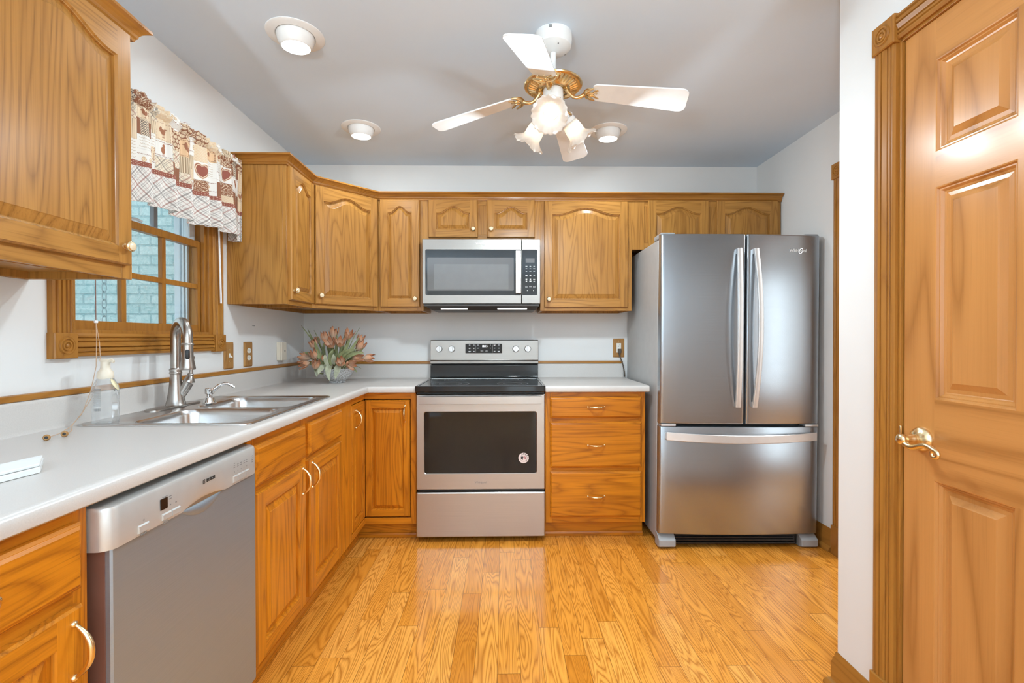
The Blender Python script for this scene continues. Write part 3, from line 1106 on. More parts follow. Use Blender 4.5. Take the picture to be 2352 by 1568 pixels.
mb = MB()
for za, zb in ((1.372, 1.372), ):
    pass
A = pent_in(1.0, 0.019)
mb.loft([[(p.x, p.y, 1.394) for p in A], [(p.x, p.y, TOPZ) for p in A]], 0, True, True, True, False)
for i in range(1, 5):
    a, b = A[i], A[(i + 1) % 5]
    n = (cen - (a + b) / 2)
    n.z = 0
    n.normalize()
    q = [a, b, b + n * 0.015, a + n * 0.015]
    mb.loft([[(p.x, p.y, 1.372) for p in q], [(p.x, p.y, 1.3945) for p in q]], 0, True, True, True, False)
mb.build('carcass', [OAK_V], t, 0)
face_frame(t, [(0.0, 1.372, 0.035, TOPZ, 'v'), (wd - 0.035, 1.372, wd, TOPZ, 'v'), (0.035, 1.372, wd - 0.035, 1.417, 'h'), (0.035, TOPZ - 0.04, wd - 0.035, TOPZ, 'h')], (OAK_V, OAK_H))
d = raised_door(t, 0.014, wd - 0.012, 1.396, 2.0925, 0.045, mats=(OAK_V, OAK_H))
knob(d, 0.042, 1.447)

# crown mouldings
CROWN = [(-0.004, 2.0985), (0.003, 2.0985), (0.003, 2.090), (0.007, 2.090), (0.0085, 2.097), (0.013, 2.102), (0.0145, 2.110), (0.020, 2.1175), (0.029, 2.1255), (0.0335, 2.1275), (0.039, 2.130), (0.039, 2.138), (-0.004, 2.138)]
mb = MB()
mb.sweep([(XL + 0.002, 2.4575), (UX, 2.4575), (UX, 2.78), (-0.8153, UY), (XR - 0.004, UY)], CROWN, 0)
tag(mb.build('crown_molding', [wood('oak_crown', 'x', TL, TM, TD, ringmix=0.5)], None, 0), 'long oak crown molding along the far cabinets and around the corner', 'molding', 'crown moldings')
mb = MB()
mb.sweep([(UX, 0.94), (UX, 1.445), (XL + 0.002, 1.445)], CROWN, 0)
tag(mb.build('crown_molding', [TRIM_Y], None, 0), 'short oak crown molding on the near left cabinet', 'molding', 'crown moldings')

# ================================================================== BASE CABINETS
KICK = 0.1016
GBASE = 'oak base cabinets'


def base_carcass(t, w, depth=0.585, z1=0.875, hollow=False):
    mb = MB()
    if hollow:
        mb.box(0, 0.019, KICK, 0.016, depth, z1)
        mb.box(w - 0.016, 0.019, KICK, w, depth, z1)
        mb.box(0.016, 0.019, KICK, w - 0.016, depth, KICK + 0.016)
        mb.box(0.016, depth - 0.01, KICK + 0.016, w - 0.016, depth, z1)
    else:
        mb.box(0, 0.019, KICK, w, depth, z1)
    mb.build('carcass', [BAK_V], t, 0, 0.0008, 1)
    mb = MB()
    mb.box(0, 0.062, 0.0, w, 0.078, KICK)
    mb.loft([[(x, 0.062 - o, z) for o, z in ((0, 0.001), (0.012, 0.001), (0.012, 0.016), (0.007, 0.026), (0, 0.028))] for x in (0, w)], 0, True, True, True, False)
    mb.build('toe_kick', [BAK_H], t, 0)


# sink base
y0, y1 = 1.5085, 2.40
t = thing('base_cabinet', 'oak sink base cabinet with two doors and two false drawer fronts', 'cabinet', (FX, y0, 0), PI / 2, GBASE)
w = y1 - y0
base_carcass(t, w, hollow=True)
q = lambda y: y - y0
face_frame(t, [(0, KICK, 0.04, 0.875, 'v'), (w - 0.08, KICK, w, 0.875, 'v'), (q(1.895), KICK, q(1.965), 0.875, 'v'), (0.04, 0.835, w - 0.08, 0.875, 'h'),
               (0.04, KICK, w - 0.08, 0.15, 'h'), (0.04, 0.68, w - 0.08, 0.73, 'h')], (BAK_V, BAK_H))
for a, b, k in ((1.530, 1.9155, 0), (1.949, 2.340, 1)):
    slab_front(t, q(a), q(b), 0.712, 0.846, BAK_H, name='drawer_front')
    d = raised_door(t, q(a), q(b - (0.008 if k == 0 else 0.003)), 0.131, 0.691, 0, mats=(BAK_V, BAK_H), s=0.055, rb=0.052)
    pull(d, q(b - 0.036) if k == 0 else q(a + 0.022), 0.628, length=0.1)

# corner base (folding door)
t = thing('corner_base_cabinet', 'oak corner base cabinet with an L shaped folding door', 'cabinet', (FX, FY, 0), 0, GBASE)
# local frame equals world shifted; left leg along -y, right leg along +x
lx = lambda x: x - FX
ly = lambda y: y - FY
mb = MB()
mb.box(lx(XL + 0.026), ly(2.401), KICK, lx(FX - 0.024), ly(YB - 0.03), 0.875)
mb.box(lx(FX - 0.024), ly(FY + 0.024), KICK, lx(-0.516), ly(YB - 0.03), 0.875)
mb.build('carcass', [GAP], t, 0)
mb = MB()
xa, xb = lx(FX - 0.022), lx(FX)
mb.box(xa, ly(2.401), KICK, xb, ly(2.5385), 0.875, 0)
mb.box(xa, ly(2.5385), KICK, xb, ly(FY), 0.138, 2)
mb.box(xa, ly(2.5385), 0.838, xb, ly(FY), 0.875, 2)
ya, yb = ly(FY), ly(FY + 0.022)
mb.box(lx(-0.5465), ya, KICK, lx(-0.516), yb, 0.875, 0)
mb.box(lx(FX), ya, KICK, lx(-0.5465), yb, 0.138, 1)
mb.box(lx(FX), ya, 0.838, lx(-0.5465), yb, 0.875, 1)
mb.build('face_frame', [BAK_V, BAK_H, BAK_Y], t, 0, 0.0008, 1)
mb = MB()
mb.box(lx(FX - 0.078), ly(2.401), 0, lx(FX - 0.062), ly(FY + 0.062), KICK, 0)
mb.box(lx(FX - 0.062), ly(FY + 0.062), 0, lx(-0.516), ly(FY + 0.078), KICK, 1)
pr5 = ((0, 0.001), (0.012, 0.001), (0.012, 0.016), (0.007, 0.026), (0, 0.028))
mb.sweep([(lx(FX - 0.062), ly(2.401)), (lx(FX - 0.062), ly(FY + 0.062)), (lx(-0.516), ly(FY + 0.062))], pr5, 1)
mb.build('toe_kick', [BAK_Y, BAK_H], t, 0)
d = raised_door(t, 0.0006, lx(-0.5515), 0.144, 0.832, 0, mats=(BAK_V, BAK_H), s=0.035, rb=0.042, rt=0.048, y=0.018)
pull(d, lx(-0.581), 0.75, y=-0.002, length=0.092)
d = raised_door(t, -0.2385, -0.0006, 0.144, 0.832, 0, mats=(BAK_V, BAK_H), s=0.040, rb=0.046, rt=0.048, y=0.018)
pull(d, -0.2385 + 0.065, 0.75, y=-0.002, length=0.095)
d.rotation_euler = (0, 0, PI / 2)

# drawer base right of the range
x0, x1 = 0.2465, 0.8396
t = thing('base_cabinet', 'oak three drawer base cabinet between the range and the refrigerator', 'cabinet', (x0, FY, 0), 0, GBASE)
w = x1 - x0
base_carcass(t, w)
face_frame(t, [(0, KICK, 0.04, 0.875, 'v'), (w - 0.04, KICK, w, 0.875, 'v'), (0.04, 0.835, w - 0.04, 0.875, 'h'), (0.04, KICK, w - 0.04, 0.15, 'h'),
               (0.04, 0.69, w - 0.04, 0.735, 'h'), (0.04, 0.40, w - 0.04, 0.44, 'h')], (BAK_V, BAK_H))
for za, zb, hz in ((0.724, 0.847, 0.788), (0.431, 0.699, 0.563), (0.138, 0.408, 0.262)):
    d = slab_front(t, 0.273 - x0, 0.815 - x0, za, zb, BAK_H)
    pull(d, 0.544 - x0, hz, upright=False, length=0.098, mat=BRASS_P, out=0.026)

# near left drawer base
y0, y1 = 0.45, 0.934
t = thing('base_cabinet', 'oak base cabinet left of the dishwasher, cut by the left picture edge', 'cabinet', (FX, y0, 0), PI / 2, GBASE)
w = y1 - y0
base_carcass(t, w)
face_frame(t, [(0, KICK, 0.04, 0.875, 'v'), (w - 0.03, KICK, w, 0.875, 'v'), (0.04, 0.835, w - 0.03, 0.875, 'h'), (0.04, KICK, w - 0.03, 0.15, 'h'), (0.04, 0.68, w - 0.03, 0.74, 'h')], (BAK_V, BAK_H))
d = slab_front(t, 0.476 - y0, 0.908 - y0, 0.722, 0.848, BAK_H)
pull(d, 0.700 - y0, 0.785, upright=False, length=0.1)
d = raised_door(t, 0.476 - y0, 0.905 - y0, 0.131, 0.694, 0, mats=(BAK_V, BAK_H), s=0.055)
pull(d, 0.882 - y0, 0.617, length=0.1, out=0.030)

# ================================================================== COUNTERTOPS
CZ0, CZ1 = 0.876, 0.914
NX, NY = XL + 0.64, YB - 0.64
SKX0, SKX1, SKY0, SKY1 = -1.378, -0.823, 1.530, 2.282   # sink rim
HX0, HX1, HY0, HY1 = SKX0 + 0.02, SKX1 - 0.02, SKY0 + 0.02, SKY1 - 0.02
NOSE = [(-0.030, CZ0), (-0.006, CZ0), (-0.001, CZ0 + 0.004), (0, CZ0 + 0.010), (0, CZ1 - 0.016), (-0.002, CZ1 - 0.009), (-0.006, CZ1 - 0.0035), (-0.012, CZ1 - 0.0005), (-0.018, CZ1), (-0.030, CZ1)]


def slab_cells(mb, xs, ys, holes, skip=lambda x, y: False):
    for i in range(len(xs) - 1):
        for j in range(len(ys) - 1):
            cx, cy = (xs[i] + xs[i + 1]) / 2, (ys[j] + ys[j + 1]) / 2
            if skip(cx, cy) or any(h[0] < cx < h[1] and h[2] < cy < h[3] for h in holes):
                continue
            mb.box(xs[i], ys[j], CZ0, xs[i + 1], ys[j + 1], CZ1)


YN = 0.30
ct = thing('countertop', 'long pale L shaped laminate countertop holding the sink', 'countertop', (-1.1, 1.9, CZ0), group='pale laminate countertops')
sh = Matrix.Translation((1.1, -1.9, -CZ0))


def shift(mb, m=sh):
    mb.bm.transform(m)
    return mb


mb = MB()
slab_cells(mb, [XL + 0.002, HX0, HX1, NX - 0.03, -0.5145], [YN, HY0, HY1, NY + 0.03, YB - 0.002], [(HX0, HX1, HY0, HY1)],
           lambda x, y: x > NX - 0.03 and y < NY + 0.03)
mb.sweep([(NX, YN), (NX, NY), (-0.5145, NY)], NOSE, 0)
shift(mb).build('worktop', [LAMINATE], ct, 40)
SPL = [(0, CZ1 - 0.001), (0.028, CZ1 - 0.001), (0.0235, CZ1 + 0.004), (0.021, CZ1 + 0.012), (0.020, 1.000), (0.018, 1.008), (0.013, 1.012), (0, 1.012)]
mb = MB()
mb.sweep([(XL + 0.002, YN), (XL + 0.002, YB - 0.002), (-0.5165, YB - 0.002)], SPL, 0)
shift(mb).build('backsplash', [LAMINATE], ct, 50)
TR = [(0, 1.0125), (0.017, 1.0125), (0.0175, 1.020), (0.015, 1.029), (0.011, 1.031), (0, 1.031)]
mb = MB()
mb.sweep([(XL + 0.002, YN), (XL + 0.002, YB - 0.002), (-0.5165, YB - 0.002)], TR, 0)
o = shift(mb).build('wood_trim_strip', [TRIM_Y], ct, 30)
o['label'] = 'thin stained oak strip'
ct = thing('countertop', 'short pale laminate countertop over the drawers beside the refrigerator', 'countertop', (0.55, 3.08, CZ0), group='pale laminate countertops')
sh2 = Matrix.Translation((-0.55, -3.08, -CZ0))
mb = MB()
xa, xb = 0.2455, 0.857
mb.box(xa, NY + 0.03, CZ0, xb, YB - 0.002, CZ1)
mb.sweep([(xa, NY), (xb, NY)], NOSE, 0)
shift(mb, sh2).build('worktop', [LAMINATE], ct, 40)
mb = MB()
mb.sweep([(xa, YB - 0.002), (xb, YB - 0.002)], SPL, 0)
shift(mb, sh2).build('backsplash', [LAMINATE], ct, 50)
mb = MB()
mb.sweep([(xa, YB - 0.002), (xb, YB - 0.002)], TR, 0)
o = shift(mb, sh2).build('wood_trim_strip', [TRIM_X], ct, 30)
o['label'] = 'thin stained oak strip'

# ================================================================== RANGE
RX0, RX1, RYF = -0.512, 0.2425, 2.7541
rg = thing('electric_range', 'stainless electric range with black glass top and oven window', 'range', ((RX0 + RX1) / 2, RYF, 0))
hw = (RX1 - RX0) / 2
mb = MB()
mb.box(-hw + 0.002, 0.045, 0.055, hw - 0.002, 0.61, 0.895)
mb.build('body', [DGREY], rg, 0, 0.002)
for sx in (-1, 1):
    for yy in (0.10, 0.55):
        mb = MB()
        mb.lathe([(0.018, 0), (0.018, 0.012), (0.010, 0.014), (0.010, 0.056)], (sx * (hw - 0.07), yy, 0), n=16)
        mb.build('foot', [BLACK], rg)
# drawer
mb = MB()
lp = []
for yy, k in ((0.045, 0), (0.006, 0), (0.0, 0.006)):
    lp.append([(x, yy, z) for x, z in rrect(-hw + k, 0.030 + k, hw - k, 0.292 - k, 0.006, 3)])
mb.loft(lp, 0, True, True, True, False)
mb.build('storage_drawer', [STEEL], rg, 30)
# oven door: frame ring around the window
mb = MB()
out = lambda k: rrect(-hw + 0.001 + k, 0.308 + k, hw - 0.001 - k, 0.868 - k, 0.006, 5)
wx0, wx1, wz0, wz1 = -0.331, 0.329, 0.4015, 0.7665
inn = lambda k: rrect(wx0 + k, wz0 + k, wx1 - k, wz1 - k, 0.012, 5)
mb.loft([[(x, 0.045, z) for x, z in out(0)], [(x, 0.006, z) for x, z in out(0)], [(x, 0.0, z) for x, z in out(0.005)],
         [(x, 0.0, z) for x, z in inn(0)], [(x, 0.004, z) for x, z in inn(0.003)], [(x, 0.008, z) for x, z in inn(0.003)]], 0, True, True, False, False)
od = mb.build('oven_door', [STEEL], rg, 30)
mb = MB()
mb.loft([[(x, 0.0085, z) for x, z in inn(0.001)], [(x, 0.005, z) for x, z in inn(0.001)]], 0, True, True, True, False)
mb.build('oven_window', [BGLASS], od, 30)
# handle: flat bowed bar with end brackets
mb = MB()
lo = []
for i in range(25):
    q = -1 + 2 * i / 24
    x = q * 0.352
    yb = -0.050 - 0.010 * (1 - q * q)
    lo.append([(x, yb, 0.8175), (x, yb, 0.8605), (x, yb + 0.004, 0.862), (x, yb + 0.014, 0.860), (x, yb + 0.014, 0.818), (x, yb + 0.004, 0.816)])
mb.loft(lo, 0, True, True, True)
for s in (-1, 1):
    mb.box(s * 0.345 - 0.010, -0.045, 0.824, s * 0.345 + 0.010, 0.001, 0.855)
mb.build('handle', [STEEL], od, 30)
# dark vent line under the cooktop
mb = MB()
mb.box(-hw + 0.004, 0.012, 0.868, hw - 0.004, 0.05, 0.884)
mb.build('vent_strip', [BLACK], rg, 0)
# cooktop
mb = MB()
ct_out = lambda k: rrect(-hw - 0.001 + k, -0.030 + k, hw + 0.001 - k, 0.585, 0.012, 4)
mb.loft([[(x, y, z) for x, y in ct_out(k)] for z, k in ((0.882, 0.004), (0.886, 0.0), (0.914, 0.0), (0.918, 0.003), (0.918, 0.016), (0.916, 0.018))], 0, True, True, True, False)
ck = mb.build('cooktop', [CGLASS], rg, 30)
for bx, by, br in ((-0.19, 0.13, 0.115), (0.19, 0.13, 0.095), (-0.19, 0.40, 0.075), (0.19, 0.40, 0.075), (0.0, 0.45, 0.05)):
    mb = MB()
    for r in (br, br * 0.62):
        n = 48
        mb.loft([[(bx + rr * math.cos(2 * PI * i / n), by + rr * math.sin(2 * PI * i / n), 0.9165) for i in range(n)] for rr in (r, r - 0.0022)], 0, True, False, False, False)
    mb.build('burner_ring', [INKG], ck, 0)
mb = MB()
pr = [(x, y) for x, y in rrect(-hw + 0.012, -0.020, hw - 0.012, 0.50, 0.010, 4)]
mb.loft([[(x, y, 0.9165) for x, y in pr], [(x, y, 0.9185) for x, y in pr], [(x, y, 0.9185) for x, y in offset_poly(pr, 0.003)], [(x, y, 0.9165) for x, y in offset_poly(pr, 0.003)]], 0, True, False, False, False)
mb.build('glass_edge_band', [SATIN], ck, 0)
# backguard
mb = MB()
mb.box(-hw + 0.002, 0.545, 0.916, hw - 0.002, 0.605, 1.006)
mb.box(-hw + 0.002, 0.538, 0.922, hw - 0.002, 0.55, 0.930)
mb.build('black_riser', [CGLASS], rg, 0, 0.003)
mb = MB()
bk = []
for z, y in ((1.012, 0.565), (1.016, 0.560), (1.034, 0.560), (1.040, 0.566), (1.176, 0.574), (1.181, 0.578), (1.181, 0.618), (1.012, 0.618)):
    bk.append((y, z))
mb.loft([[(x, y, z) for y, z in bk] for x in (-hw - 0.002, hw + 0.002)], 0, True, True, True, False)
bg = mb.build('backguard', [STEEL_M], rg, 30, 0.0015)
GX = 0.1347   # centre of range in world is -0.1347
mb = MB()
mb.box(-hw + 0.004, 0.566, 1.004, hw - 0.004, 0.60, 1.013)
mb.build('dark_slot', [GAP], bg, 0)
mb = MB()
mb.loft([[(x, 0.5715 - 0.0, z) for x, z in rrect(-0.1335, 1.0885, 0.1245, 1.155, 0.003, 3)], [(x, 0.566, z) for x, z in rrect(-0.1335, 1.0885, 0.1245, 1.155, 0.003, 3)]], 0, True, True, True, False)
dp = mb.build('display', [BGLASS], bg, 0)
text('clock_digits', '10:15', 0.021, (0.002, 0.5655, 1.137), LED, bg, xs=0.85)
mb = MB()
for x, z, wd_ in ((-0.104, 1.1455, 0.011), (-0.074, 1.1455, 0.011), (-0.045, 1.1455, 0.011), (-0.104, 1.124, 0.016), (-0.074, 1.124, 0.013), (-0.045, 1.124, 0.012),
                  (-0.104, 1.102, 0.017), (-0.074, 1.102, 0.011), (0.042, 1.1455, 0.006), (0.042, 1.124, 0.006), (0.071, 1.1455, 0.015), (0.101, 1.1455, 0.011),
                  (0.071, 1.124, 0.011), (0.101, 1.124, 0.011), (0.071, 1.102, 0.012), (0.101, 1.102, 0.016)):
    mb.box(x - wd_ / 2, 0.5652, z - 0.0018, x + wd_ / 2, 0.566, z + 0.0018)
    if wd_ > 0.0125:
        mb.box(x - wd_ / 2 + 0.003, 0.5652, z - 0.005, x + wd_ / 2 - 0.003, 0.566, z - 0.0028)
for x in (-0.0605, 0.0575):
    mb.box(x - 0.0003, 0.5652, 1.094, x + 0.0003, 0.566, 1.148)
for x in (-0.0175, 0.0145):
    for a, b in ((-0.009, -0.0008), (0.0008, 0.009)):
        for z in (1.100, 1.110):
            mb.box(x + a, 0.5652, z - 0.0006, x + b, 0.566, z + 0.0006)
        for xx in (a, b - 0.0009):
            mb.box(x + xx, 0.5652, 1.100, x + xx + 0.0009, 0.566, 1.110)
mb.build('control_lettering', [WINK], bg, 0)
for kx in (-0.4522, -0.3644, 0.0861, 0.1705):
    x = kx + GX
    z = 1.119
    yk = 0.5715
    mb = MB()
    mb.lathe([(0.0235, 0), (0.0235, 0.003), (0.0225, 0.004), (0.0205, 0.020), (0.019, 0.022), (0, 0.022)], (x, yk, z), (0, -1, 0), 36, 0)
    kb = [(-0.0065, -0.0195), (0.0065, -0.0195), (0.0055, 0.0195), (-0.0055, 0.0195)]
    mb.loft([[(x + a, yk - 0.019, z + b) for a, b in kb], [(x + a * 0.8, yk - 0.033, z + b * 0.97) for a, b in kb]], 0, True, True, True, False)
    k = mb.build('knob', [SATIN], bg, 30)
    mb = MB()
    mb.poly([(x - 0.006, yk - 0.0006, z - 0.029), (x + 0.006, yk - 0.0006, z - 0.029), (x, yk - 0.0006, z - 0.036)])
    mb.build('dial_pointer', [INKG], k, 0)
    mb = MB()
    for a in (-0.5, 0, 0.5):
        mb.poly([(x + 0.031 * math.sin(a) + dx, yk - 0.0006, z + 0.031 * math.cos(a) + dz) for dx, dz in ((-0.0012, -0.0012), (0.0012, -0.0012), (0.0012, 0.0012), (-0.0012, 0.0012))])
    mb.build('dial_lettering', [INKG], k, 0)
text('lettering', 'Whirlpool', 0.0165, (0.0, -0.0004, 0.3515), INKG, od, bold=0.0003)


def swoosh(parent, x, y, z, s, mat, name='logo_ring'):
    mb = MB()
    pts = []
    for i in range(29):
        a = 2 * PI * i / 28
        u_, v_ = 0.62 * math.cos(a), 1.0 * math.sin(a)
        c, sn = math.cos(-0.55), math.sin(-0.55)
        pts.append((x + s * (c * u_ - sn * v_), y, z + s * (sn * u_ + c * v_)))
    mb.tube(pts, s * 0.09, 6, 0)
    return mb.build(name, [mat], parent)


# round sticker on the oven window
mb = MB()
sx, sz, sr = 0.1165 + GX, 0.492, 0.0305
mb.lathe([(sr, 0), (sr, 0.0006), (0, 0.0006)], (sx, 0.005, sz), (0, -1, 0), 48, 0)
st = mb.build('round_sticker', [plain('sticker_pink', (0.80, 0.68, 0.64), 0.5)], od, 30)
mb = MB()
yk = 0.0040
n = 40
mb.loft([[(sx + r * math.cos(2 * PI * i / n), yk, sz + r * math.sin(2 * PI * i / n)) for i in range(n)] for r in (0.0205, 0.0195)], 0, True, False, False, False)
# eagle-like dark shape left, star field
mb.poly([(sx + a, yk, sz + b) for a, b in ((-0.016, 0.006), (-0.009, 0.011), (-0.003, 0.008), (0.000, 0.003), (-0.005, 0.000), (-0.002, -0.006), (-0.007, -0.013), (-0.011, -0.008), (-0.016, -0.003))], 0)
mb.build('sticker_emblem', [INK], st, 0)
mb = MB()
for i in range(4):
    o = -0.0045 * i
    mb.poly([(sx - 0.001 + 0.002 * i, yk, sz + 0.011 + o), (sx + 0.015, yk, sz + 0.006 + o), (sx + 0.014, yk, sz + 0.0035 + o), (sx - 0.001 + 0.002 * i, yk, sz + 0.0085 + o)], 0)
mb.build('sticker_stripes', [plain('sticker_red', (0.35, 0.05, 0.06), 0.5)], st, 0)
for i, ch in enumerate('AMERICA'):
    a = math.radians(112 - 26 * i)
    text('sticker_letter', ch, 0.0095, (sx + 0.0248 * math.cos(a), yk, sz + 0.0248 * math.sin(a)), INK, st, rot=(PI / 2, -(a - PI / 2), 0), bold=0.0004)

# ================================================================== MICROWAVE
MX0, MX1, MYF, MZ0, MZ1 = -0.5125, 0.2335, 2.9917, 1.413, 1.820
mw = thing('microwave', 'stainless over the range microwave with black window and keypad', 'microwave', ((MX0 + MX1) / 2, MYF, MZ0))
X = lambda x: x - (MX0 + MX1) / 2
Z = lambda z: z - MZ0
hw = (MX1 - MX0) / 2
mb = MB()
mb.box(-hw + 0.003, 0.03, -0.006, hw - 0.003, 0.385, Z(1.822))
mb.build('body', [DGREY], mw, 0, 0.002)
SEAM = X(0.1147)
wx0, wx1, wz0, wz1 = X(-0.4936), SEAM - 0.0025, Z(1.4669), Z(1.7555)


def framed(x0, x1, z0, z1, a0, a1, b0, b1, mat, name, parent, y1=0.03, r=0.008):
    mb = MB()
    o_ = lambda k: rrect(x0 + k, z0 + k, x1 - k, z1 - k, 0.003, 4)
    i_ = lambda k: rrect(a0 + k, b0 + k, a1 - k, b1 - k, r, 4)
    mb.loft([[(x, y1, z) for x, z in o_(0)], [(x, 0.003, z) for x, z in o_(0)], [(x, 0.0, z) for x, z in o_(0.002)],
             [(x, 0.0, z) for x, z in i_(0)], [(x, 0.002, z) for x, z in i_(0.001)], [(x, 0.005, z) for x, z in i_(0.001)]], 0, True, True, False, False)
    return mb.build(name, [mat], parent, 30)


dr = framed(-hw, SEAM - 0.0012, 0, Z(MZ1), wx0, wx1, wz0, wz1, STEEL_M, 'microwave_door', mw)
mb = MB()
R1 = rrect(wx0, wz0, wx1, wz1, 0.008, 4)
mb.loft([[(x, 0.006, z) for x, z in R1], [(x, 0.002, z) for x, z in R1]], 0, True, True, True, False)
mb.build('door_glass', [BGLASS], dr, 0)
mb = MB()
R2 = rrect(X(-0.481), Z(1.495), X(0.066), Z(1.705), 0.006, 4)
mb.loft([[(x, 0.0025, z) for x, z in R2], [(x, 0.0015, z) for x, z in R2]], 0, True, True, True, False)
mb.build('window_border', [SMOKE], dr, 0)
mb = MB()
R3 = rrect(X(-0.440), Z(1.504), X(0.032), Z(1.6625), 0.004, 4)
mb.loft([[(x, 0.002, z) for x, z in R3], [(x, 0.0008, z) for x, z in R3]], 0, True, True, True, False)
mb.build('window_mesh', [MESHW], dr, 0)
mb = MB()
lo = []
for i in range(19):
    q = -1 + 2 * i / 18
    z = Z(1.6105) + q * 0.133
    y = -0.028 - 0.012 * (1 - q * q)
    lo.append([(SEAM - 0.039, y + 0.005, z), (SEAM - 0.036, y, z), (SEAM - 0.006, y, z), (SEAM - 0.003, y + 0.005, z), (SEAM - 0.003, y + 0.014, z), (SEAM - 0.039, y + 0.014, z)])
mb.loft(lo, 0)
for q in (-1, 1):
    z = Z(1.6105) + q * 0.125
    mb.box(SEAM - 0.034, -0.018, z - 0.008, SEAM - 0.008, 0.003, z + 0.008)
mb.build('handle', [SATIN], dr, 30)
text('lettering', 'Whirlpool', 0.019, (X(-0.135), -0.0006, Z(1.793)), WHITE_M, dr, bold=0.0005, extrude=0.0008)
swoosh(dr, X(-0.125), -0.0012, Z(1.790), 0.0105, WHITE_M)
px0, px1 = SEAM + 0.0012, X(0.2143)
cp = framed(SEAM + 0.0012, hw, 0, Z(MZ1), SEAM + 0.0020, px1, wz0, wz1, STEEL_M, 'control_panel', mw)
mb = MB()
R1 = rrect(SEAM + 0.0020, wz0, px1, wz1, 0.008, 4)
mb.loft([[(x, 0.006, z) for x, z in R1], [(x, 0.002, z) for x, z in R1]], 0, True, True, True, False)
mb.build('keypad_glass', [BGLASS], cp, 0)
mb = MB()
pxs = [SEAM + 0.031, SEAM + 0.056, SEAM + 0.080]
mb.box(SEAM + 0.026, 0.0012, Z(1.673), SEAM + 0.083, 0.002, Z(1.699))
mb.build('display', [SMOKE], cp, 0)
mb = MB()
for r_, z in enumerate((1.650, 1.634, 1.618, 1.590, 1.567, 1.555)):
    for c_, x in enumerate(pxs):
        ww = (0.012, 0.010, 0.009)[(r_ + c_) % 3]
        h = 0.0014 if r_ < 3 or c_ == 2 else 0.003
        mb.box(x - ww / 2, 0.0014, Z(z) - h, x + ww / 2, 0.002, Z(z) + h)
for x in (pxs[0], pxs[2]):
    for zz in (1.5165, 1.5235):
        mb.box(x - 0.007, 0.0014, Z(zz) - 0.0005, x + 0.007, 0.002, Z(zz) + 0.0005)
    for xx in (-0.007, 0, 0.0062):
        mb.box(x + xx, 0.0014, Z(1.5165), x + xx + 0.0008, 0.002, Z(1.5235))
mb.box(pxs[1] - 0.008, 0.0014, Z(1.519), pxs[1] + 0.008, 0.002, Z(1.521))
for x in (pxs[0] + 0.006, pxs[2] - 0.004):
    mb.lathe([(0.003, 0), (0.003, 0.0006), (0, 0.0006)], (x, 0.002, Z(1.496)), (0, -1, 0), 12)
mb.build('key_lettering', [WINK], cp, 0)
mb = MB()
for z0_, z1_, y in ((1.407, 1.413, 0.012), (1.398, 1.407, 0.008)):
    mb.box(-hw + 0.006, y, Z(z0_), hw - 0.006, 0.36, Z(z1_))
mb.loft([[(-hw + 0.02, 0.016, Z(1.398)), (hw - 0.012, 0.016, Z(1.398)), (hw - 0.012, 0.37, Z(1.398)), (-hw + 0.02, 0.37, Z(1.398))],
         [(-hw + 0.055, 0.05, Z(1.374)), (hw - 0.03, 0.05, Z(1.374)), (hw - 0.03, 0.34, Z(1.374)), (-hw + 0.055, 0.34, Z(1.374))]], 0, True, True, True, False)
mb.build('underside_vent', [DGREY], mw, 0, 0.0015)
for x0_, x1_ in ((-0.26, -0.09), (0.10, 0.29)):
    mb = MB()
    mb.box(x0_, 0.02, Z(1.3775), x1_, 0.05, Z(1.3865))
    mb.build('filter_grille', [SATIN], mw, 0, 0.001)

# ================================================================== REFRIGERATOR
FRX0, FRX1, FRY = 0.876, 1.783, 2.625
fr = thing('refrigerator', 'stainless french door refrigerator with bottom freezer drawer', 'refrigerator', ((FRX0 + FRX1) / 2, FRY, 0.0045), rot=(0, math.radians(0.45), 0))
hw = (FRX1 - FRX0) / 2
mb = MB()
mb.box(-hw + 0.004, 0.085, 0.025, hw - 0.004, 0.752, 1.752)
mb.build('case', [FRSIDE], fr, 0, 0.006, )
mb = MB()
mb.box(-hw + 0.012, 0.066, 0.075, hw - 0.012, 0.086, 1.745)
mb.build('door_gasket', [BLACK], fr, 0)


def bulge(x):
    return 0.020 * (x / hw) ** 2


def fridge_panel(x0, x1, z0, z1, name, mat, th=0.064, n=22):
    """curved front panel with rolled vertical edges"""
    mb = MB()
    xs = [x0 + (x1 - x0) * i / n for i in range(n + 1)]
    e = 0.008

    def ring(z, dy, k):
        pts = []
        for i, x in enumerate(xs):
            xx = min(max(x, x0 + k), x1 - k)
            r_ = 0.0
            d = min(x - x0, x1 - x)
            if d < 0.012:
                r_ = 0.012 - math.sqrt(max(0, 0.012 ** 2 - (0.012 - d) ** 2))
            pts.append((xx, bulge(x) + dy + r_, z))
        pts += [(x1 - k, th, z), (x0 + k, th, z)]
        return pts
    xs = sorted(set(xs + [x0 + 0.002, x0 + 0.005, x0 + 0.009, x0 + 0.013, x1 - 0.002, x1 - 0.005, x1 - 0.009, x1 - 0.013]))
    mb.loft([ring(z0, 0.008, 0), ring(z0 + 0.003, 0.002, 0), ring(z0 + 0.009, 0, 0), ring(z1 - 0.009, 0, 0), ring(z1 - 0.003, 0.002, 0), ring(z1, 0.008, 0)], 0, True, True, True)
    return mb.build(name, [mat], fr, 40)


SPLIT = 0.022
ld = fridge_panel(-hw, SPLIT - 0.004, 0.703, 1.773, 'fridge_door', STEEL_F)
rd = fridge_panel(SPLIT + 0.004, hw, 0.703, 1.773, 'fridge_door', STEEL_F)
fd = fridge_panel(-hw, hw, 0.078, 0.688, 'freezer_drawer', STEEL_F)


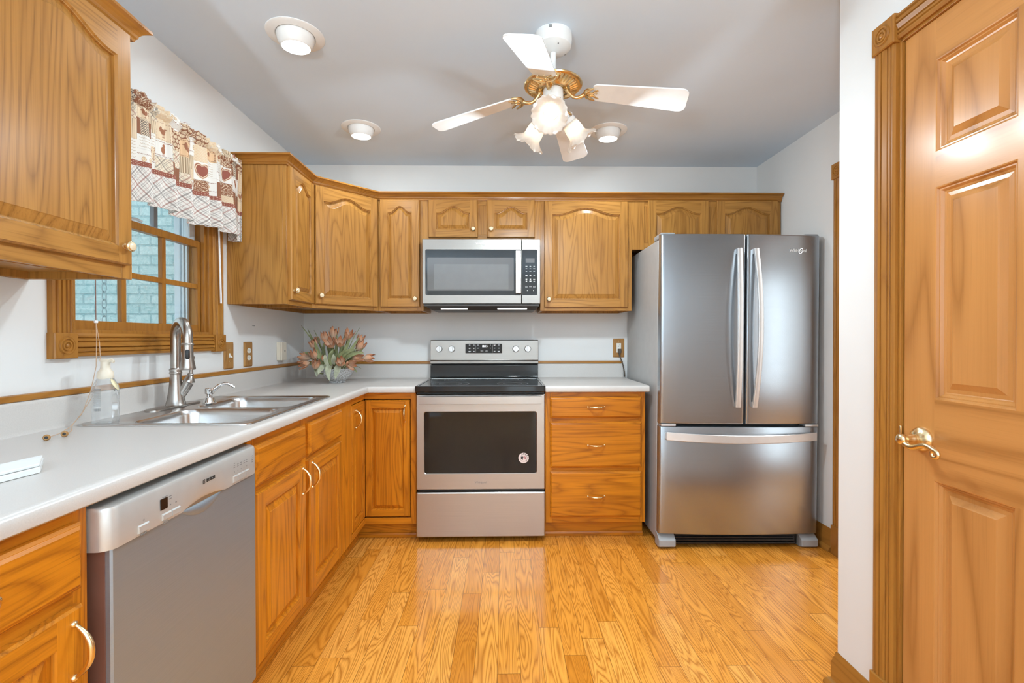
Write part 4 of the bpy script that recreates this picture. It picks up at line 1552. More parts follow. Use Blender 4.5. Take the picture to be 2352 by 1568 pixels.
def vhandle(parent, x, s):
    mb = MB()
    lo = []
    z0, z1 = 0.800, 1.690
    for i in range(33):
        q = -1 + 2 * i / 32
        z = (z0 + z1) / 2 + q * (z1 - z0) / 2
        b = 1 - abs(q) ** 2.0
        y = -0.020 - 0.038 * b
        xo = x + s * 0.010 * b
        lo.append([(xo - 0.013, y + 0.002, z), (xo - 0.010, y, z), (xo + 0.010, y, z), (xo + 0.013, y + 0.002, z), (xo + 0.011, y + 0.018, z), (xo - 0.011, y + 0.018, z)])
    mb.loft(lo, 0)
    for z in (z0 + 0.015, z1 - 0.015):
        mb.box(x - 0.010, -0.010, z - 0.014, x + 0.010, 0.004, z + 0.014)
    return mb.build('handle', [SATIN], parent, 40)


vhandle(ld, SPLIT - 0.047, -1)
vhandle(rd, SPLIT + 0.047, 1)
mb = MB()
lo = []
for i in range(41):
    q = -1 + 2 * i / 40
    x = q * (hw - 0.030)
    y = -0.028 - 0.030 * (1 - abs(q) ** 2.2) + 0.014 * q * q
    z = 0.634 - 0.010 * (1 - q * q) + 0.004
    lo.append([(x, y + 0.003, z - 0.023), (x, y, z - 0.020), (x, y, z + 0.020), (x, y + 0.003, z + 0.023), (x, y + 0.018, z + 0.018), (x, y + 0.018, z - 0.018)])
mb.loft(lo, 0)
for s in (-1, 1):
    mb.box(s * (hw - 0.036) - 0.007, -0.010, 0.622, s * (hw - 0.036) + 0.007, 0.022, 0.654)
mb.build('handle', [SATIN], fd, 40)
text('lettering', 'Whirlpool', 0.024, (0.318, bulge(0.318) - 0.0012, 1.683), SATIN, rd, rot=(PI / 2, 0, math.radians(3.6)), bold=0.0006, extrude=0.001)
swoosh(rd, 0.334, bulge(0.334) - 0.002, 1.681, 0.015, CHROME)
# hinge covers on top, middle hinges
for x0_, x1_ in ((-hw + 0.002, -hw + 0.085), (hw - 0.085, hw - 0.002)):
    mb = MB()
    mb.box(x0_, 0.030, 1.753, x1_, 0.16, 1.783)
    mb.build('hinge_cover', [FOOT], fr, 0, 0.008)
    mb = MB()
    mb.box(x0_ + 0.004, 0.012, 0.6895, x1_ + 0.004 if x0_ < 0 else x1_ - 0.004, 0.075, 0.7015)
    mb.build('middle_hinge', [SATIN], fr, 0, 0.002)
# base grille and feet
mb = MB()
for k in range(4):
    mb.box(-hw + 0.10, 0.030 + 0.004 * k, 0.018 + 0.014 * k, hw - 0.12, 0.08, 0.026 + 0.014 * k)
mb.box(-hw + 0.09, 0.05, 0.012, hw - 0.10, 0.085, 0.076)
mb.build('base_grille', [BLACK], fr, 0, 0.001)
for s in (-1, 1):
    mb = MB()
    a, b = (-hw - 0.001, -hw + 0.095) if s < 0 else (hw - 0.095, hw + 0.001)
    sec = lambda x, f_: [(x, 0.085, 0.0005), (x, 0.020 * f_ + 0.004, 0.0005), (x, 0.008 * f_, 0.010), (x, 0.008 * f_, 0.045), (x, 0.022, 0.052), (x, 0.050, 0.072), (x, 0.085, 0.074)]
    xs = [a, a + 0.006, b - 0.006, b]
    mb.loft([sec(x, 1.6 if i in (0, 3) else 1) for i, x in enumerate(xs)], 0, True, True, True, False)
    mb.build('front_foot', [FOOT], fr, 0, 0.003)

# ================================================================== DISHWASHER
W0, W1 = 0.9385, 1.5045
dw = thing('dishwasher', 'stainless dishwasher under the counter with a silver control panel', 'dishwasher', (FX, W0, 0), PI / 2)
ww = W1 - W0
mb = MB()
mb.box(0.004, 0.030, 0.10, ww - 0.002, 0.57, 0.862)
mb.build('tub', [DGREY], dw, 0)
mb = MB()
mb.box(0.014, -0.018, 0.115, 0.018, 0.030, 0.776)
mb.build('door_side', [COPPER], dw, 0)
mb = MB()
mb.box(ww - 0.004, -0.018, 0.115, ww - 0.001, 0.030, 0.776)
mb.build('door_side', [COPPER], dw, 0)
mb = MB()
for yy, k in ((-0.006, 0), (-0.026, 0), (-0.030, 0.005)):
    pass
mb.loft([[(x, yy, z) for x, z in rrect(0.016 + k, 0.118 + k, ww - 0.001 - k, 0.779 - k, 0.006, 3)] for yy, k in ((-0.010, 0), (-0.0265, 0), (-0.030, 0.004))], 0, True, True, True, False)
dd = mb.build('door_panel', [STEEL_D], dw, 30)
mb = MB()
mb.box(0.004, 0.045, 0.004, ww - 0.002, 0.06, 0.112)
mb.build('toe_panel', [BLACK], dw, 0)
# control panel: rounded ends, dished finger scoop at the lower edge
mb = MB()
PZ0, PZ1 = 0.7735, 0.8600
nx = 80
xs = [i / nx * ww for i in range(nx + 1)]
cxp = 0.302


def scoop(x):
    q = (x - cxp) / 0.088
    return max(0.0, 1 - q * q) if abs(q) < 1 else 0.0


def front_y(x):
    d = min(x, ww - x)
    r = 0.026
    return -0.037 + (r - math.sqrt(max(0, r * r - (r - d) ** 2)) if d < r else 0) * 1.05


xs = sorted(set(xs + [0.001, 0.002, 0.004, ww - 0.001, ww - 0.002, ww - 0.004]))
rows = []
for zf, dy in ((0.0, 0.0), (0.12, -0.001), (0.90, 0.0), (0.97, 0.003), (1.0, 0.010)):
    ring = []
    for x in xs:
        zb = PZ0 + 0.010 * scoop(x)
        ring.append((x, front_y(x) + dy + (0.004 * scoop(x) if zf == 0 else 0), zb + (PZ1 - zb) * zf))
    ring += [(ww, 0.03, PZ1 if zf == 1 else ring[-1][2]), (0, 0.03, PZ1 if zf == 1 else ring[0][2])]
    rows.append(ring)
mb.loft(rows, 0, True, True, True)
pn = mb.build('control_panel', [SILVER], dw, 40)
mb = MB()
lo = []
for i in range(25):
    q = -1 + 2 * i / 24
    s = max(0.0, 1 - q * q)
    x = cxp + 0.086 * q
    lo.append([(x, -0.0306, PZ0 - 0.030 * s - 0.0005), (x, -0.0308 - 0.004 * s, PZ0 - 0.018 * s), (x, -0.0306 - 0.002 * s, PZ0 - 0.004 * s), (x, -0.0306 + 0.020 * s, PZ0 + 0.010 * s)])
mb.loft([list(r) for r in lo], 0, False, False, False)
mb.build('finger_scoop', [STEEL_D], pn, 80)
yp = -0.0385
lx_ = lambda y: y - W0


def button(y0, y1, z0, z1, n=1):
    wseg = (y1 - y0) / n
    for i in range(n):
        mb = MB()
        a, b = lx_(y0) + wseg * i, lx_(y0) + wseg * (i + 1) - 0.0008
        mb.loft([[(a, -0.036, z0), (b, -0.036, z0), (b, -0.036, z1), (a, -0.036, z1)], [(a + 0.001, -0.0415, z0 + 0.002), (b - 0.001, -0.0415, z0 + 0.002), (b - 0.001, -0.041, z1 - 0.004), (a + 0.001, -0.041, z1 - 0.004)]], 0, True, True, True, False)
        mb.build('button', [SILVER], pn, 0)


button(1.0125, 1.0445, 0.7780, 0.7975)
button(1.083, 1.144, 0.7790, 0.7960, 2)
button(1.3655, 1.4495, 0.7790, 0.8005, 4)
mb = MB()
mb.box(lx_(1.079), -0.0392, 0.8045, lx_(1.101), -0.036, 0.8295)
mb.build('display', [BGLASS], pn, 0)
text('lettering', 'BOSCH', 0.0108, (lx_(1.2625), -0.0386, 0.8232), INK, pn, bold=0.0005)
mb = MB()
bx, bz, br = lx_(1.2345), 0.8236, 0.0060
n = 28
for r0, r1 in ((br, br - 0.0009),):
    mb.loft([[(bx + r * math.cos(2 * PI * i / n), -0.0388, bz + r * math.sin(2 * PI * i / n)) for i in range(n)] for r in (r0, r1)], 0, True, False, False, False)
for s in (-1, 1):
    mb.box(bx + s * 0.0022 - 0.0005, -0.0388, bz - 0.0048, bx + s * 0.0022 + 0.0005, -0.0384, bz + 0.0048)
mb.box(bx - 0.0022, -0.0388, bz - 0.0005, bx + 0.0022, -0.0384, bz + 0.0005)
mb.build('logo', [INK], pn, 0)
text('button_caption', 'On/Off', 0.0062, (lx_(1.028), -0.0386, 0.7742), INKG, pn)
mb = MB()
ic = lx_(1.029)
n = 16
mb.loft([[(ic + r * math.cos(2 * PI * i / n), -0.0386, 0.8035 + r * math.sin(2 * PI * i / n)) for i in range(n)] for r in (0.0024, 0.0018)], 0, True, False, False, False)
for i, y in enumerate((1.373, 1.390, 1.407, 1.423, 1.438)):
    for k in range(2 + (i == 0)):
        ww_ = 0.0085 - 0.001 * ((i + k) % 3)
        mb.box(lx_(y) - ww_ / 2, -0.0386, 0.8215 + 0.0058 * k, lx_(y) + ww_ / 2, -0.038, 0.8235 + 0.0058 * k)
    mb.lathe([(0.0014, 0), (0.0014, 0.0005), (0, 0.0005)], (lx_(y), -0.038, 0.8095), (0, -1, 0), 10)
for k in range(4):
    mb.box(lx_(1.466), -0.0386, 0.8125 + 0.0062 * k, lx_(1.474 - 0.001 * (k % 2)), -0.038, 0.8145 + 0.0062 * k)
for k in range(2):
    mb.box(lx_(1.107), -0.0386, 0.821 + 0.006 * k, lx_(1.115), -0.038, 0.823 + 0.006 * k)
mb.box(lx_(1.085), -0.0386, 0.8315, lx_(1.104), -0.038, 0.8328)
mb.box(lx_(1.109), -0.0386, 0.806, lx_(1.113), -0.038, 0.809)
mb.box(lx_(1.128), -0.0386, 0.806, lx_(1.132), -0.038, 0.809)
for k in range(2):
    mb.box(lx_(1.088), -0.0386, 0.7752 - 0.004 * k, lx_(1.103), -0.038, 0.7766 - 0.004 * k)
mb.build('panel_lettering', [INKG], pn, 0)

# ================================================================== SINK, FAUCET, SOAP
sk = thing('kitchen_sink', 'stainless double bowl sink set into the long countertop', 'sink', ((SKX0 + SKX1) / 2, (SKY0 + SKY1) / 2, CZ1))
ox, oy = (SKX0 + SKX1) / 2, (SKY0 + SKY1) / 2
BOWLS = [(-1.245, 1.565, -0.862, 1.880), (-1.262, 1.915, -0.866, 2.252)]


def rim():
    mb = MB()
    # flat deck: grid cells around the two bowls, then bowls; curved corners come from the bowls' own flange
    xs = sorted({SKX0 + 0.012, SKX1 - 0.012} | {b[0] for b in BOWLS} | {b[2] for b in BOWLS})
    out = [(x - ox, y - oy) for x, y in rrect(SKX0, SKY0, SKX1, SKY1, 0.03, 5)]
    k = lambda d: offset_poly(out, d)
    rings = [[(x, y, z) for x, y in k(d)] for d, z in ((0, 0.0005), (0.0015, 0.0045), (0.006, 0.006), (0.012, 0.0035))]
    R = [[mb.v(p) for p in r] for r in rings]
    n = len(out)
    for a, b in zip(R, R[1:]):
        for i in range(n):
            mb.f([a[i], a[(i + 1) % n], b[(i + 1) % n], b[i]], 0, True)
    inner = R[-1]
    holes = []
    for bx0, by0, bx1, by1 in BOWLS:
        hp = [(x - ox, y - oy) for x, y in rrect(bx0, by0, bx1, by1, 0.06, 7)]
        seq = [(0, 0.0035), (0.004, 0.002), (0.008, -0.004), (0.012, -0.02), (0.020, -0.15), (0.028, -0.165), (0.045, -0.172)]
        rr = [[mb.v((x, y, z)) for x, y in (offset_poly(hp, d) if d else hp)] for d, z in seq]
        m_ = len(hp)
        for a, b in zip(rr, rr[1:]):
            for i in range(m_):
                mb.f([a[i], b[i], b[(i + 1) % m_], a[(i + 1) % m_]], 0, True)
        mb.f(rr[-1], 0)
        holes.append(rr[0])
    # fill the deck between the rim and the two bowl mouths
    edges = []
    for lp in [inner] + holes:
        for i in range(len(lp)):
            e = mb.bm.edges.get((lp[i], lp[(i + 1) % len(lp)]))
            edges.append(e)
    bmesh.ops.triangle_fill(mb.bm, use_beauty=True, use_dissolve=False, edges=edges)
    return mb.build('basin', [STEEL_S], sk, 35)


rim()
for (bx0, by0, bx1, by1) in BOWLS:
    mb = MB()
    mb.lathe([(0.045, 0), (0.045, 0.003), (0.036, 0.004), (0.034, 0.001), (0, 0.001)], ((bx0 + bx1) / 2 - ox, (by0 + by1) / 2 - oy, -0.1718), n=32)
    mb.build('drain', [CHROME], sk)

DECK = CZ1 + 0.0037
fa = thing('faucet', 'brushed nickel pull down kitchen faucet with side lever', 'faucet', (-1.336, 1.945, DECK))
mb = MB()
pl = rrect(-0.030, -0.150, 0.030, 0.130, 0.0295, 8)
mb.loft([[(x, y, 0) for x, y in pl], [(x, y, 0.005) for x, y in pl], [(x, y, 0.0075) for x, y in offset_poly(pl, 0.003)]], 0, True, True, True)
mb.build('deck_plate', [NICKEL], fa, 40)
mb = MB()
mb.lathe([(0.037, 0.007), (0.0355, 0.010), (0.030, 0.032), (0.025, 0.065), (0.0215, 0.100), (0.0200, 0.125), (0.0200, 0.133), (0.0225, 0.135), (0.0225, 0.139), (0.021, 0.141), (0.021, 0.145), (0.0225, 0.147), (0.0225, 0.152), (0.0195, 0.155), (0.0185, 0.160)], (0, 0, 0), n=32)
mb.build('body', [NICKEL], fa, 35)
# spout: rises, arches out over the bowl (toward +x and a little toward the viewer)
dirv = Vector((0.8, -0.6, 0)).normalized()
R = 0.060
zc = 0.277
pts = [(0, 0, 0.155), (0, 0, 0.20), (0, 0, zc - 0.03)]
for i in range(17):
    a = PI - PI * i / 16
    p = dirv * (R + R * math.cos(a))
    pts.append((p.x, p.y, zc + R * 1.12 * math.sin(a)))
e = dirv * 2 * R
pts.append((e.x, e.y, zc - 0.025))
mb = MB()
mb.tube(pts, [0.0190, 0.0185, 0.0185] + [0.0185] * 17 + [0.0185], 24)
mb.build('spout', [NICKEL], fa, 50)
mb = MB()
mb.lathe([(0.0195, 0), (0.0215, 0.002), (0.0215, 0.006), (0.0195, 0.008), (0.0195, 0.04), (0.0215, 0.065), (0.026, 0.090), (0.0275, 0.100), (0.0265, 0.104), (0.021, 0.105), (0.0, 0.105)], (e.x, e.y, zc - 0.018), (0, 0, -1), 28)
sh_ = mb.build('spray_head', [NICKEL], fa, 40)
mb = MB()
fdir = Vector((0.55, -0.83, 0)).normalized()
side = Vector((-fdir.y, fdir.x, 0))
c_ = Vector((e.x, e.y, zc - 0.062))
ovl = rrect(-0.0075, -0.019, 0.0075, 0.019, 0.007, 5)
mb.loft([[tuple(c_ + fdir * d + side * x * k + Vector((0, 0, z * k))) for x, z in ovl] for d, k in ((0.014, 1.0), (0.0225, 1.0), (0.0235, 0.85))], 0)
mb.build('spray_button', [BLACK], sh_, 40)
# lever on the right side of the body, handle pointing upward
mb = MB()
ldir = Vector((0.42, 0.18, 0.86)).normalized()
o_ = Vector((0.012, 0.006, 0.040))
mb.lathe([(0.017, 0), (0.0185, 0.03), (0.0195, 0.062), (0.0195, 0.064)], o_, ldir, 24)
mb.build('lever_socket', [NICKEL], fa, 40)
o2 = o_ + ldir * 0.066
mb = MB()
mb.lathe([(0.0205, 0), (0.0205, 0.003), (0.018, 0.012), (0.012, 0.024), (0.010, 0.027), (0.0115, 0.030), (0.0115, 0.033), (0.008, 0.036)], o2, Vector((0.2, 0.08, 1)), 24)
o3 = o2 + Vector((0.2, 0.08, 1)).normalized() * 0.036
mb.tube([o3, o3 + Vector((0.001, 0.002, 0.02)), o3 + Vector((0.003, 0.004, 0.045)), o3 + Vector((0.006, 0.006, 0.07))], [0.0068, 0.006, 0.0055, 0.006], 12)
mb.build('lever', [NICKEL], fa, 40)

so = thing('soap_dispenser', 'small chrome soap pump beside the faucet', 'soap dispenser', (-1.262, 2.045, DECK))
mb = MB()
mb.lathe([(0.025, 0), (0.025, 0.003), (0.0245, 0.005), (0.018, 0.022), (0.0175, 0.024), (0.012, 0.026), (0.012, 0.038), (0.019, 0.042), (0.0205, 0.058), (0.0205, 0.062), (0.017, 0.065), (0, 0.066)], n=28)
mb.build('pump_base', [CHROME], so, 35)
mb = MB()
pts = []
for i in range(13):
    q = i / 12
    pts.append((0.010 + 0.086 * q, 0.004 + 0.02 * q, 0.052 + 0.030 * math.sin(PI * min(1, q * 1.05) * 0.86)))
mb.tube(pts, [0.0095 - 0.0045 * min(1, i / 9) for i in range(13)], 14)
mb.build('pump_spout', [CHROME], so, 50)

# hand soap bottle
bo = thing('hand_soap_bottle', 'clear square foaming hand soap bottle with a cream pump top, left of the faucet', 'bottle', (-1.321, 1.588, DECK), math.radians(14))
bo.scale = (1, 1, 1.22)
prof = [(0.027, 0.0, 0.006), (0.029, 0.004, 0.007), (0.0285, 0.012, 0.007), (0.029, 0.030, 0.007), (0.029, 0.088, 0.007), (0.028, 0.098, 0.009), (0.022, 0.114, 0.012), (0.0205, 0.118, 0.014), (0.0205, 0.122, 0.0165)]
mb = MB()
mb.loft([[(x, y, z) for x, y in rrect(-h, -h, h, h, r, 5)] for h, z, r in prof], 0)
b1 = mb.build('bottle_body', [BOTTLE], bo, 40)
mb = MB()
mb.lathe([(0.0215, 0.118), (0.0225, 0.120), (0.0225, 0.126), (0.0215, 0.136), (0.0145, 0.144), (0.0130, 0.148), (0.0130, 0.164), (0.0165, 0.167), (0.017, 0.170), (0.015, 0.1715), (0, 0.172)], n=28)
mb.tube([(0.008, 0, 0.166), (0.020, -0.004, 0.168), (0.027, -0.006, 0.164)], [0.006, 0.0055, 0.004], 10)
mb.build('pump_top', [CREAM_P], bo, 40)
# printed text block on the face toward the camera, rows of tiny lines
mb = MB()
r_ = random.Random(3)
zz = 0.091
while zz > 0.044:
    wl = 0.017 * r_.uniform(0.72, 1.0)
    mb.box(-0.004 - wl, -0.0296, zz, -0.004 + wl * 0.35, -0.0292, zz + (0.0016 if zz > 0.088 else 0.0009))
    zz -= 0.0024
for i in range(8):
    mb.box(-0.018 + 0.0023 * i, -0.0296, 0.033, -0.0172 + 0.0023 * i + 0.0006 * (i % 3), -0.0292, 0.040)
for k in range(3):
    mb.box(0.0292, -0.012 + 0.008 * k, 0.085, 0.0296, -0.008 + 0.008 * k, 0.090)
mb.build('printed_label', [INKG], bo, 0)
mb = MB()
lf = []
for i in range(9):
    q = i / 8
    h = 0.011 * math.sin(PI * (0.08 + 0.92 * q) * 0.97) + 0.001
    lf.append([(0.022 + 0.020 * q, -0.012 - h, 0.118 - 0.030 * q), (0.0226 + 0.020 * q, -0.012 + h, 0.1184 - 0.030 * q)])
mb.loft(lf, 0, False, False, False)
o = mb.build('leaf_tag', [TUFT], bo, 40)
o.modifiers.new('thick', 'SOLIDIFY').thickness = 0.001

# blind cord hanging by the window down to the counter, two wooden beads at its ends
cd = thing('beaded_string', 'thin blind string hanging in front of the window with two wooden beads on the counter', 'cord', (-1.37, 1.595, 1.245))
ci = Vector((-1.37, 1.595, 1.245))
L_ = lambda *p: tuple(Vector(p) - ci)
mb = MB()
mb.tube([L_(-1.375, 1.614, 2.02), L_(-1.374, 1.614, 1.6), L_(-1.372, 1.613, 1.253)], 0.0013, 8)
mb.build('cord', [plain('red_brown_cord', (0.30, 0.17, 0.14), 0.7)], cd)
mb = MB()
mb.tube([L_(-1.372, 1.613, 1.250), L_(-1.373, 1.616, 1.19), L_(-1.375, 1.616, 1.10), L_(-1.380, 1.600, 1.02), L_(-1.384, 1.575, 0.955), L_(-1.36, 1.51, 0.922), L_(-1.30, 1.44, 0.918), L_(-1.255, 1.374, 0.921)], 0.0011, 8)
mb.tube([L_(-1.372, 1.613, 1.250), L_(-1.371, 1.625, 1.18), L_(-1.371, 1.630, 1.10), L_(-1.380, 1.606, 1.00), L_(-1.382, 1.565, 0.945), L_(-1.35, 1.49, 0.919), L_(-1.30, 1.40, 0.917), L_(-1.262, 1.326, 0.921)], 0.0011, 8)
mb.build('loose_strands', [CORD], cd)
mb = MB()
mb.box(*L_(-1.3755, 1.607, 1.247), *L_(-1.3685, 1.619, 1.256))
mb.build('clear_clip', [CLEARP], cd, 0, 0.002)
for p, dv in (((-1.258, 1.319, 0.9226), (0.55, -0.8, 0.1)), ((-1.254, 1.368, 0.9226), (0.5, -0.85, 0.12))):
    mb = MB()
    mb.lathe([(r_ * 0.72, h_ * 0.72) for r_, h_ in ((0.0035, -0.010), (0.008, -0.009), (0.0112, -0.004), (0.0118, 0.001), (0.0105, 0.006), (0.0085, 0.0085), (0.006, 0.0085), (0.004, 0.002))], L_(*p), dv, 24)
    bd = mb.build('bead', [BEADW], cd)
    mb = MB()
    mb.lathe([(0.0045, 0.0044), (0.0022, 0.0047), (0, 0.0047)], L_(*p), dv, 16)
    mb.build('bead_hole', [BLACK], bd)

# white shallow box at the left edge of the counter
wb = thing('white_box', 'flat white box lying on the counter at the left picture edge', 'box', (-1.05, 0.93, CZ1))
mb = MB()
q0 = [(-1.0345 + 1.05, 1.077 - 0.93), (-0.968 + 1.05, 1.001 - 0.93), (-0.995 + 1.05, 0.80 - 0.93), (-1.075 + 1.05, 0.82 - 0.93)]
mb.loft([[(x, y, z) for x, y in q0] for z in (0.0008, 0.0135)], 0, True, True, True, False)
mb.build('tray', [PAPER], wb, 0, 0.0015)
mb = MB()
q1 = offset_poly(q0, 0.0015)
mb.loft([[(x, y, z) for x, y in (offset_poly(q0, -0.0012))] for z in (0.0145, 0.0205)], 0, True, True, True, False)
mb.build('lid', [PAPER], wb, 0, 0.0015)

# ================================================================== WALL PLATES
def plate_mesh(mb, w, h, t=0.007, m=0):
    for k, y in ():
        pass
    R = lambda k: [(x, z) for x, z in rrect(-w / 2 + k, -h / 2 + k, w / 2 - k, h / 2 - k, 0.004, 3)]
    mb.loft([[(x, 0, z) for x, z in R(0)], [(x, -0.003, z) for x, z in R(0)], [(x, -t, z) for x, z in R(0.006)]], m, True, True, True, False)


def screws(t, zs, y=-0.0072):
    for z in zs:
        mb = MB()
        mb.lathe([(0.0034, 0), (0.003, 0.001), (0, 0.0012)], (0, y, z), (0, -1, 0), 14)
        mb.build('screw', [BRASS_P], t)


t = thing('light_switch', 'oak switch plate with an ivory toggle, tucked under the window corner block', 'light switch', (XL + 0.0005, 2.466, 1.106), PI / 2)
mb = MB()
plate_mesh(mb, 0.083, 0.138)
mb.build('plate', [PLATE], t, 0)
mb = MB()
mb.box(-0.005, -0.0085, -0.012, 0.005, -0.006, 0.012)
mb.loft([[(-0.004, -0.008, -0.006), (0.004, -0.008, -0.006), (0.004, -0.008, 0.006), (-0.004, -0.008, 0.006)], [(-0.0035, -0.022, -0.012), (0.0035, -0.022, -0.012), (0.0035, -0.020, -0.004), (-0.0035, -0.020, -0.004)]], 0, True, True, True, False)
mb.build('toggle', [IVORY], t, 0, 0.001)
screws(t, (0.030, -0.030))


def receptacle(t, z):
    mb = MB()
    R = lambda k: [(max(-0.0165 + k, min(0.0165 - k, 0.0175 * math.cos(a))), z + (0.0145 - k) * math.sin(a) * 1.0) for a in [2 * PI * i / 28 for i in range(28)]]
    mb.loft([[(x, -0.006, zz) for x, zz in R(0)], [(x, -0.0092, zz) for x, zz in R(0)], [(x, -0.010, zz) for x, zz in R(0.001)]], 0, True, True, True, False)
    o = mb.build('socket', [IVORY], t, 0)
    mb = MB()
    for a, h in ((-0.006, 0.0045), (0.006, 0.0038)):
        mb.box(a - 0.0009, -0.0103, z + 0.001 - h + 0.002, a + 0.0009, -0.0098, z + 0.001 + h + 0.002)
    mb.lathe([(0.0026, 0), (0.0026, 0.0004), (0, 0.0004)], (0, -0.0099, z - 0.0075), (0, -1, 0), 12)
    mb.build('slots', [INK], o, 0)


t = thing('wall_outlet', 'oak outlet plate with two empty sockets on the left wall', 'outlet', (XL + 0.0005, 2.651, 1.107), PI / 2)
mb = MB()
plate_mesh(mb, 0.086, 0.137)
mb.build('plate', [PLATE], t, 0)
receptacle(t, 0.0195)
receptacle(t, -0.0195)
screws(t, (0,))
t = thing('wall_control', 'beige plastic control box on the left wall behind the tulips', 'wall control', (XL + 0.0005, 3.018, 1.1145), PI / 2)
mb = MB()
mb.box(-0.033, -0.022, -0.058, 0.033, 0, 0.058)
mb.build('backing', [CREAM_P], t, 0, 0.002)
mb = MB()
mb.box(-0.033, -0.033, -0.058, 0.033, -0.0235, 0.058)
cv = mb.build('cover', [CREAM_P], t, 0, 0.002)
mb = MB()
mb.box(0.004, -0.0338, -0.004, 0.014, -0.033, 0.006)
mb.build('indicator', [INK], cv, 0)
t = thing('wall_outlet', 'oak outlet plate with a plugged in dark cord beside the refrigerator', 'outlet', (0.8305, YB - 0.0005, 1.123), 0)
mb = MB()
plate_mesh(mb, 0.082, 0.135)
mb.build('plate', [PLATE], t, 0)
mb = MB()
mb.box(-0.0165, -0.0095, -0.034, 0.0165, -0.006, 0.034)
sc = mb.build('socket', [IVORY], t, 0, 0.002)
mb = MB()
for z in (0.017,):
    for a in (-0.006, 0.006):
        mb.box(a - 0.0009, -0.0099, z + 0.001, a + 0.0009, -0.0094, z + 0.010)
    mb.lathe([(0.0026, 0), (0.0026, 0.0004), (0, 0.0004)], (0, -0.0095, z - 0.005), (0, -1, 0), 12)
mb.build('slots', [INK], sc, 0)
screws(t, (0.050,), -0.0072)
t = thing('power_cord', 'dark appliance cord plugged into the outlet beside the refrigerator', 'power cord', (0.833, YB - 0.010, 1.105))
mb = MB()
mb.loft([[(x, y, z) for x, z in rrect(-w_, -0.019 - h_ * 0.5, w_, 0.012, 0.004, 3)] for y, w_, h_ in ((0.0, 0.012, 0), (-0.014, 0.012, 0), (-0.020, 0.009, 0.0))], 0)
mb.lathe([(0.009, 0), (0.005, 0.018), (0.0042, 0.022)], (0, -0.010, -0.016), (0, 0, -1), 16)
mb.build('plug', [CORDG], t, 40)
mb = MB()
mb.tube([(0, -0.010, -0.036), (0.008, -0.020, -0.065), (0.020, -0.030, -0.105), (0.028, -0.034, -0.15), (0.030, -0.034, -0.178), (0.030, -0.030, -0.187)], 0.0042, 10)
mb.build('cord', [CORDG], t, 50)

# nails left in the left wall
for y, z, lab in ((1.62, 2.318, 'dark nail head high on the left wall, the largest by the ceiling'), (1.545, 2.335, 'tiny nail high on the left wall, nearest the left cabinet crown'),
                  (1.74, 2.307, 'tiny nail on the left wall right up against the ceiling line'), (2.70, 1.268, 'tiny nail on the left wall below the curtain side cabinet')):
    mb = MB()
    mb.lathe([(0.0012, -0.004), (0.0012, 0.011), (0.0035, 0.0112), (0.0035, 0.0125), (0, 0.0128)], (0, 0, 0), (1, 0, -0.15), 10)
    o = mb.build('nail', [INKG], None, loc=(XL, y, z))
    tag(o, lab, 'nail', 'nails left in the left wall')

# blind wand on the right window casing
wd_ = thing('blind_wand', 'slim white blind wand hanging along the right window casing', 'wand', (XL + 0.030, 2.357, 1.72))
mb = MB()
mb.tube([(0, -0.014, 0.10), (0, -0.014, 0.0), (0, 0.0, -0.352)], [0.0042, 0.0042, 0.0046], 8)
mb.build('rod', [CLEARP], wd_, 40)
mb = MB()
mb.tube([(0, -0.014, 0.098), (-0.004, -0.014, 0.112), (-0.022, -0.014, 0.114)], 0.0016, 8)
mb.build('hook', [SATIN], wd_, 40)

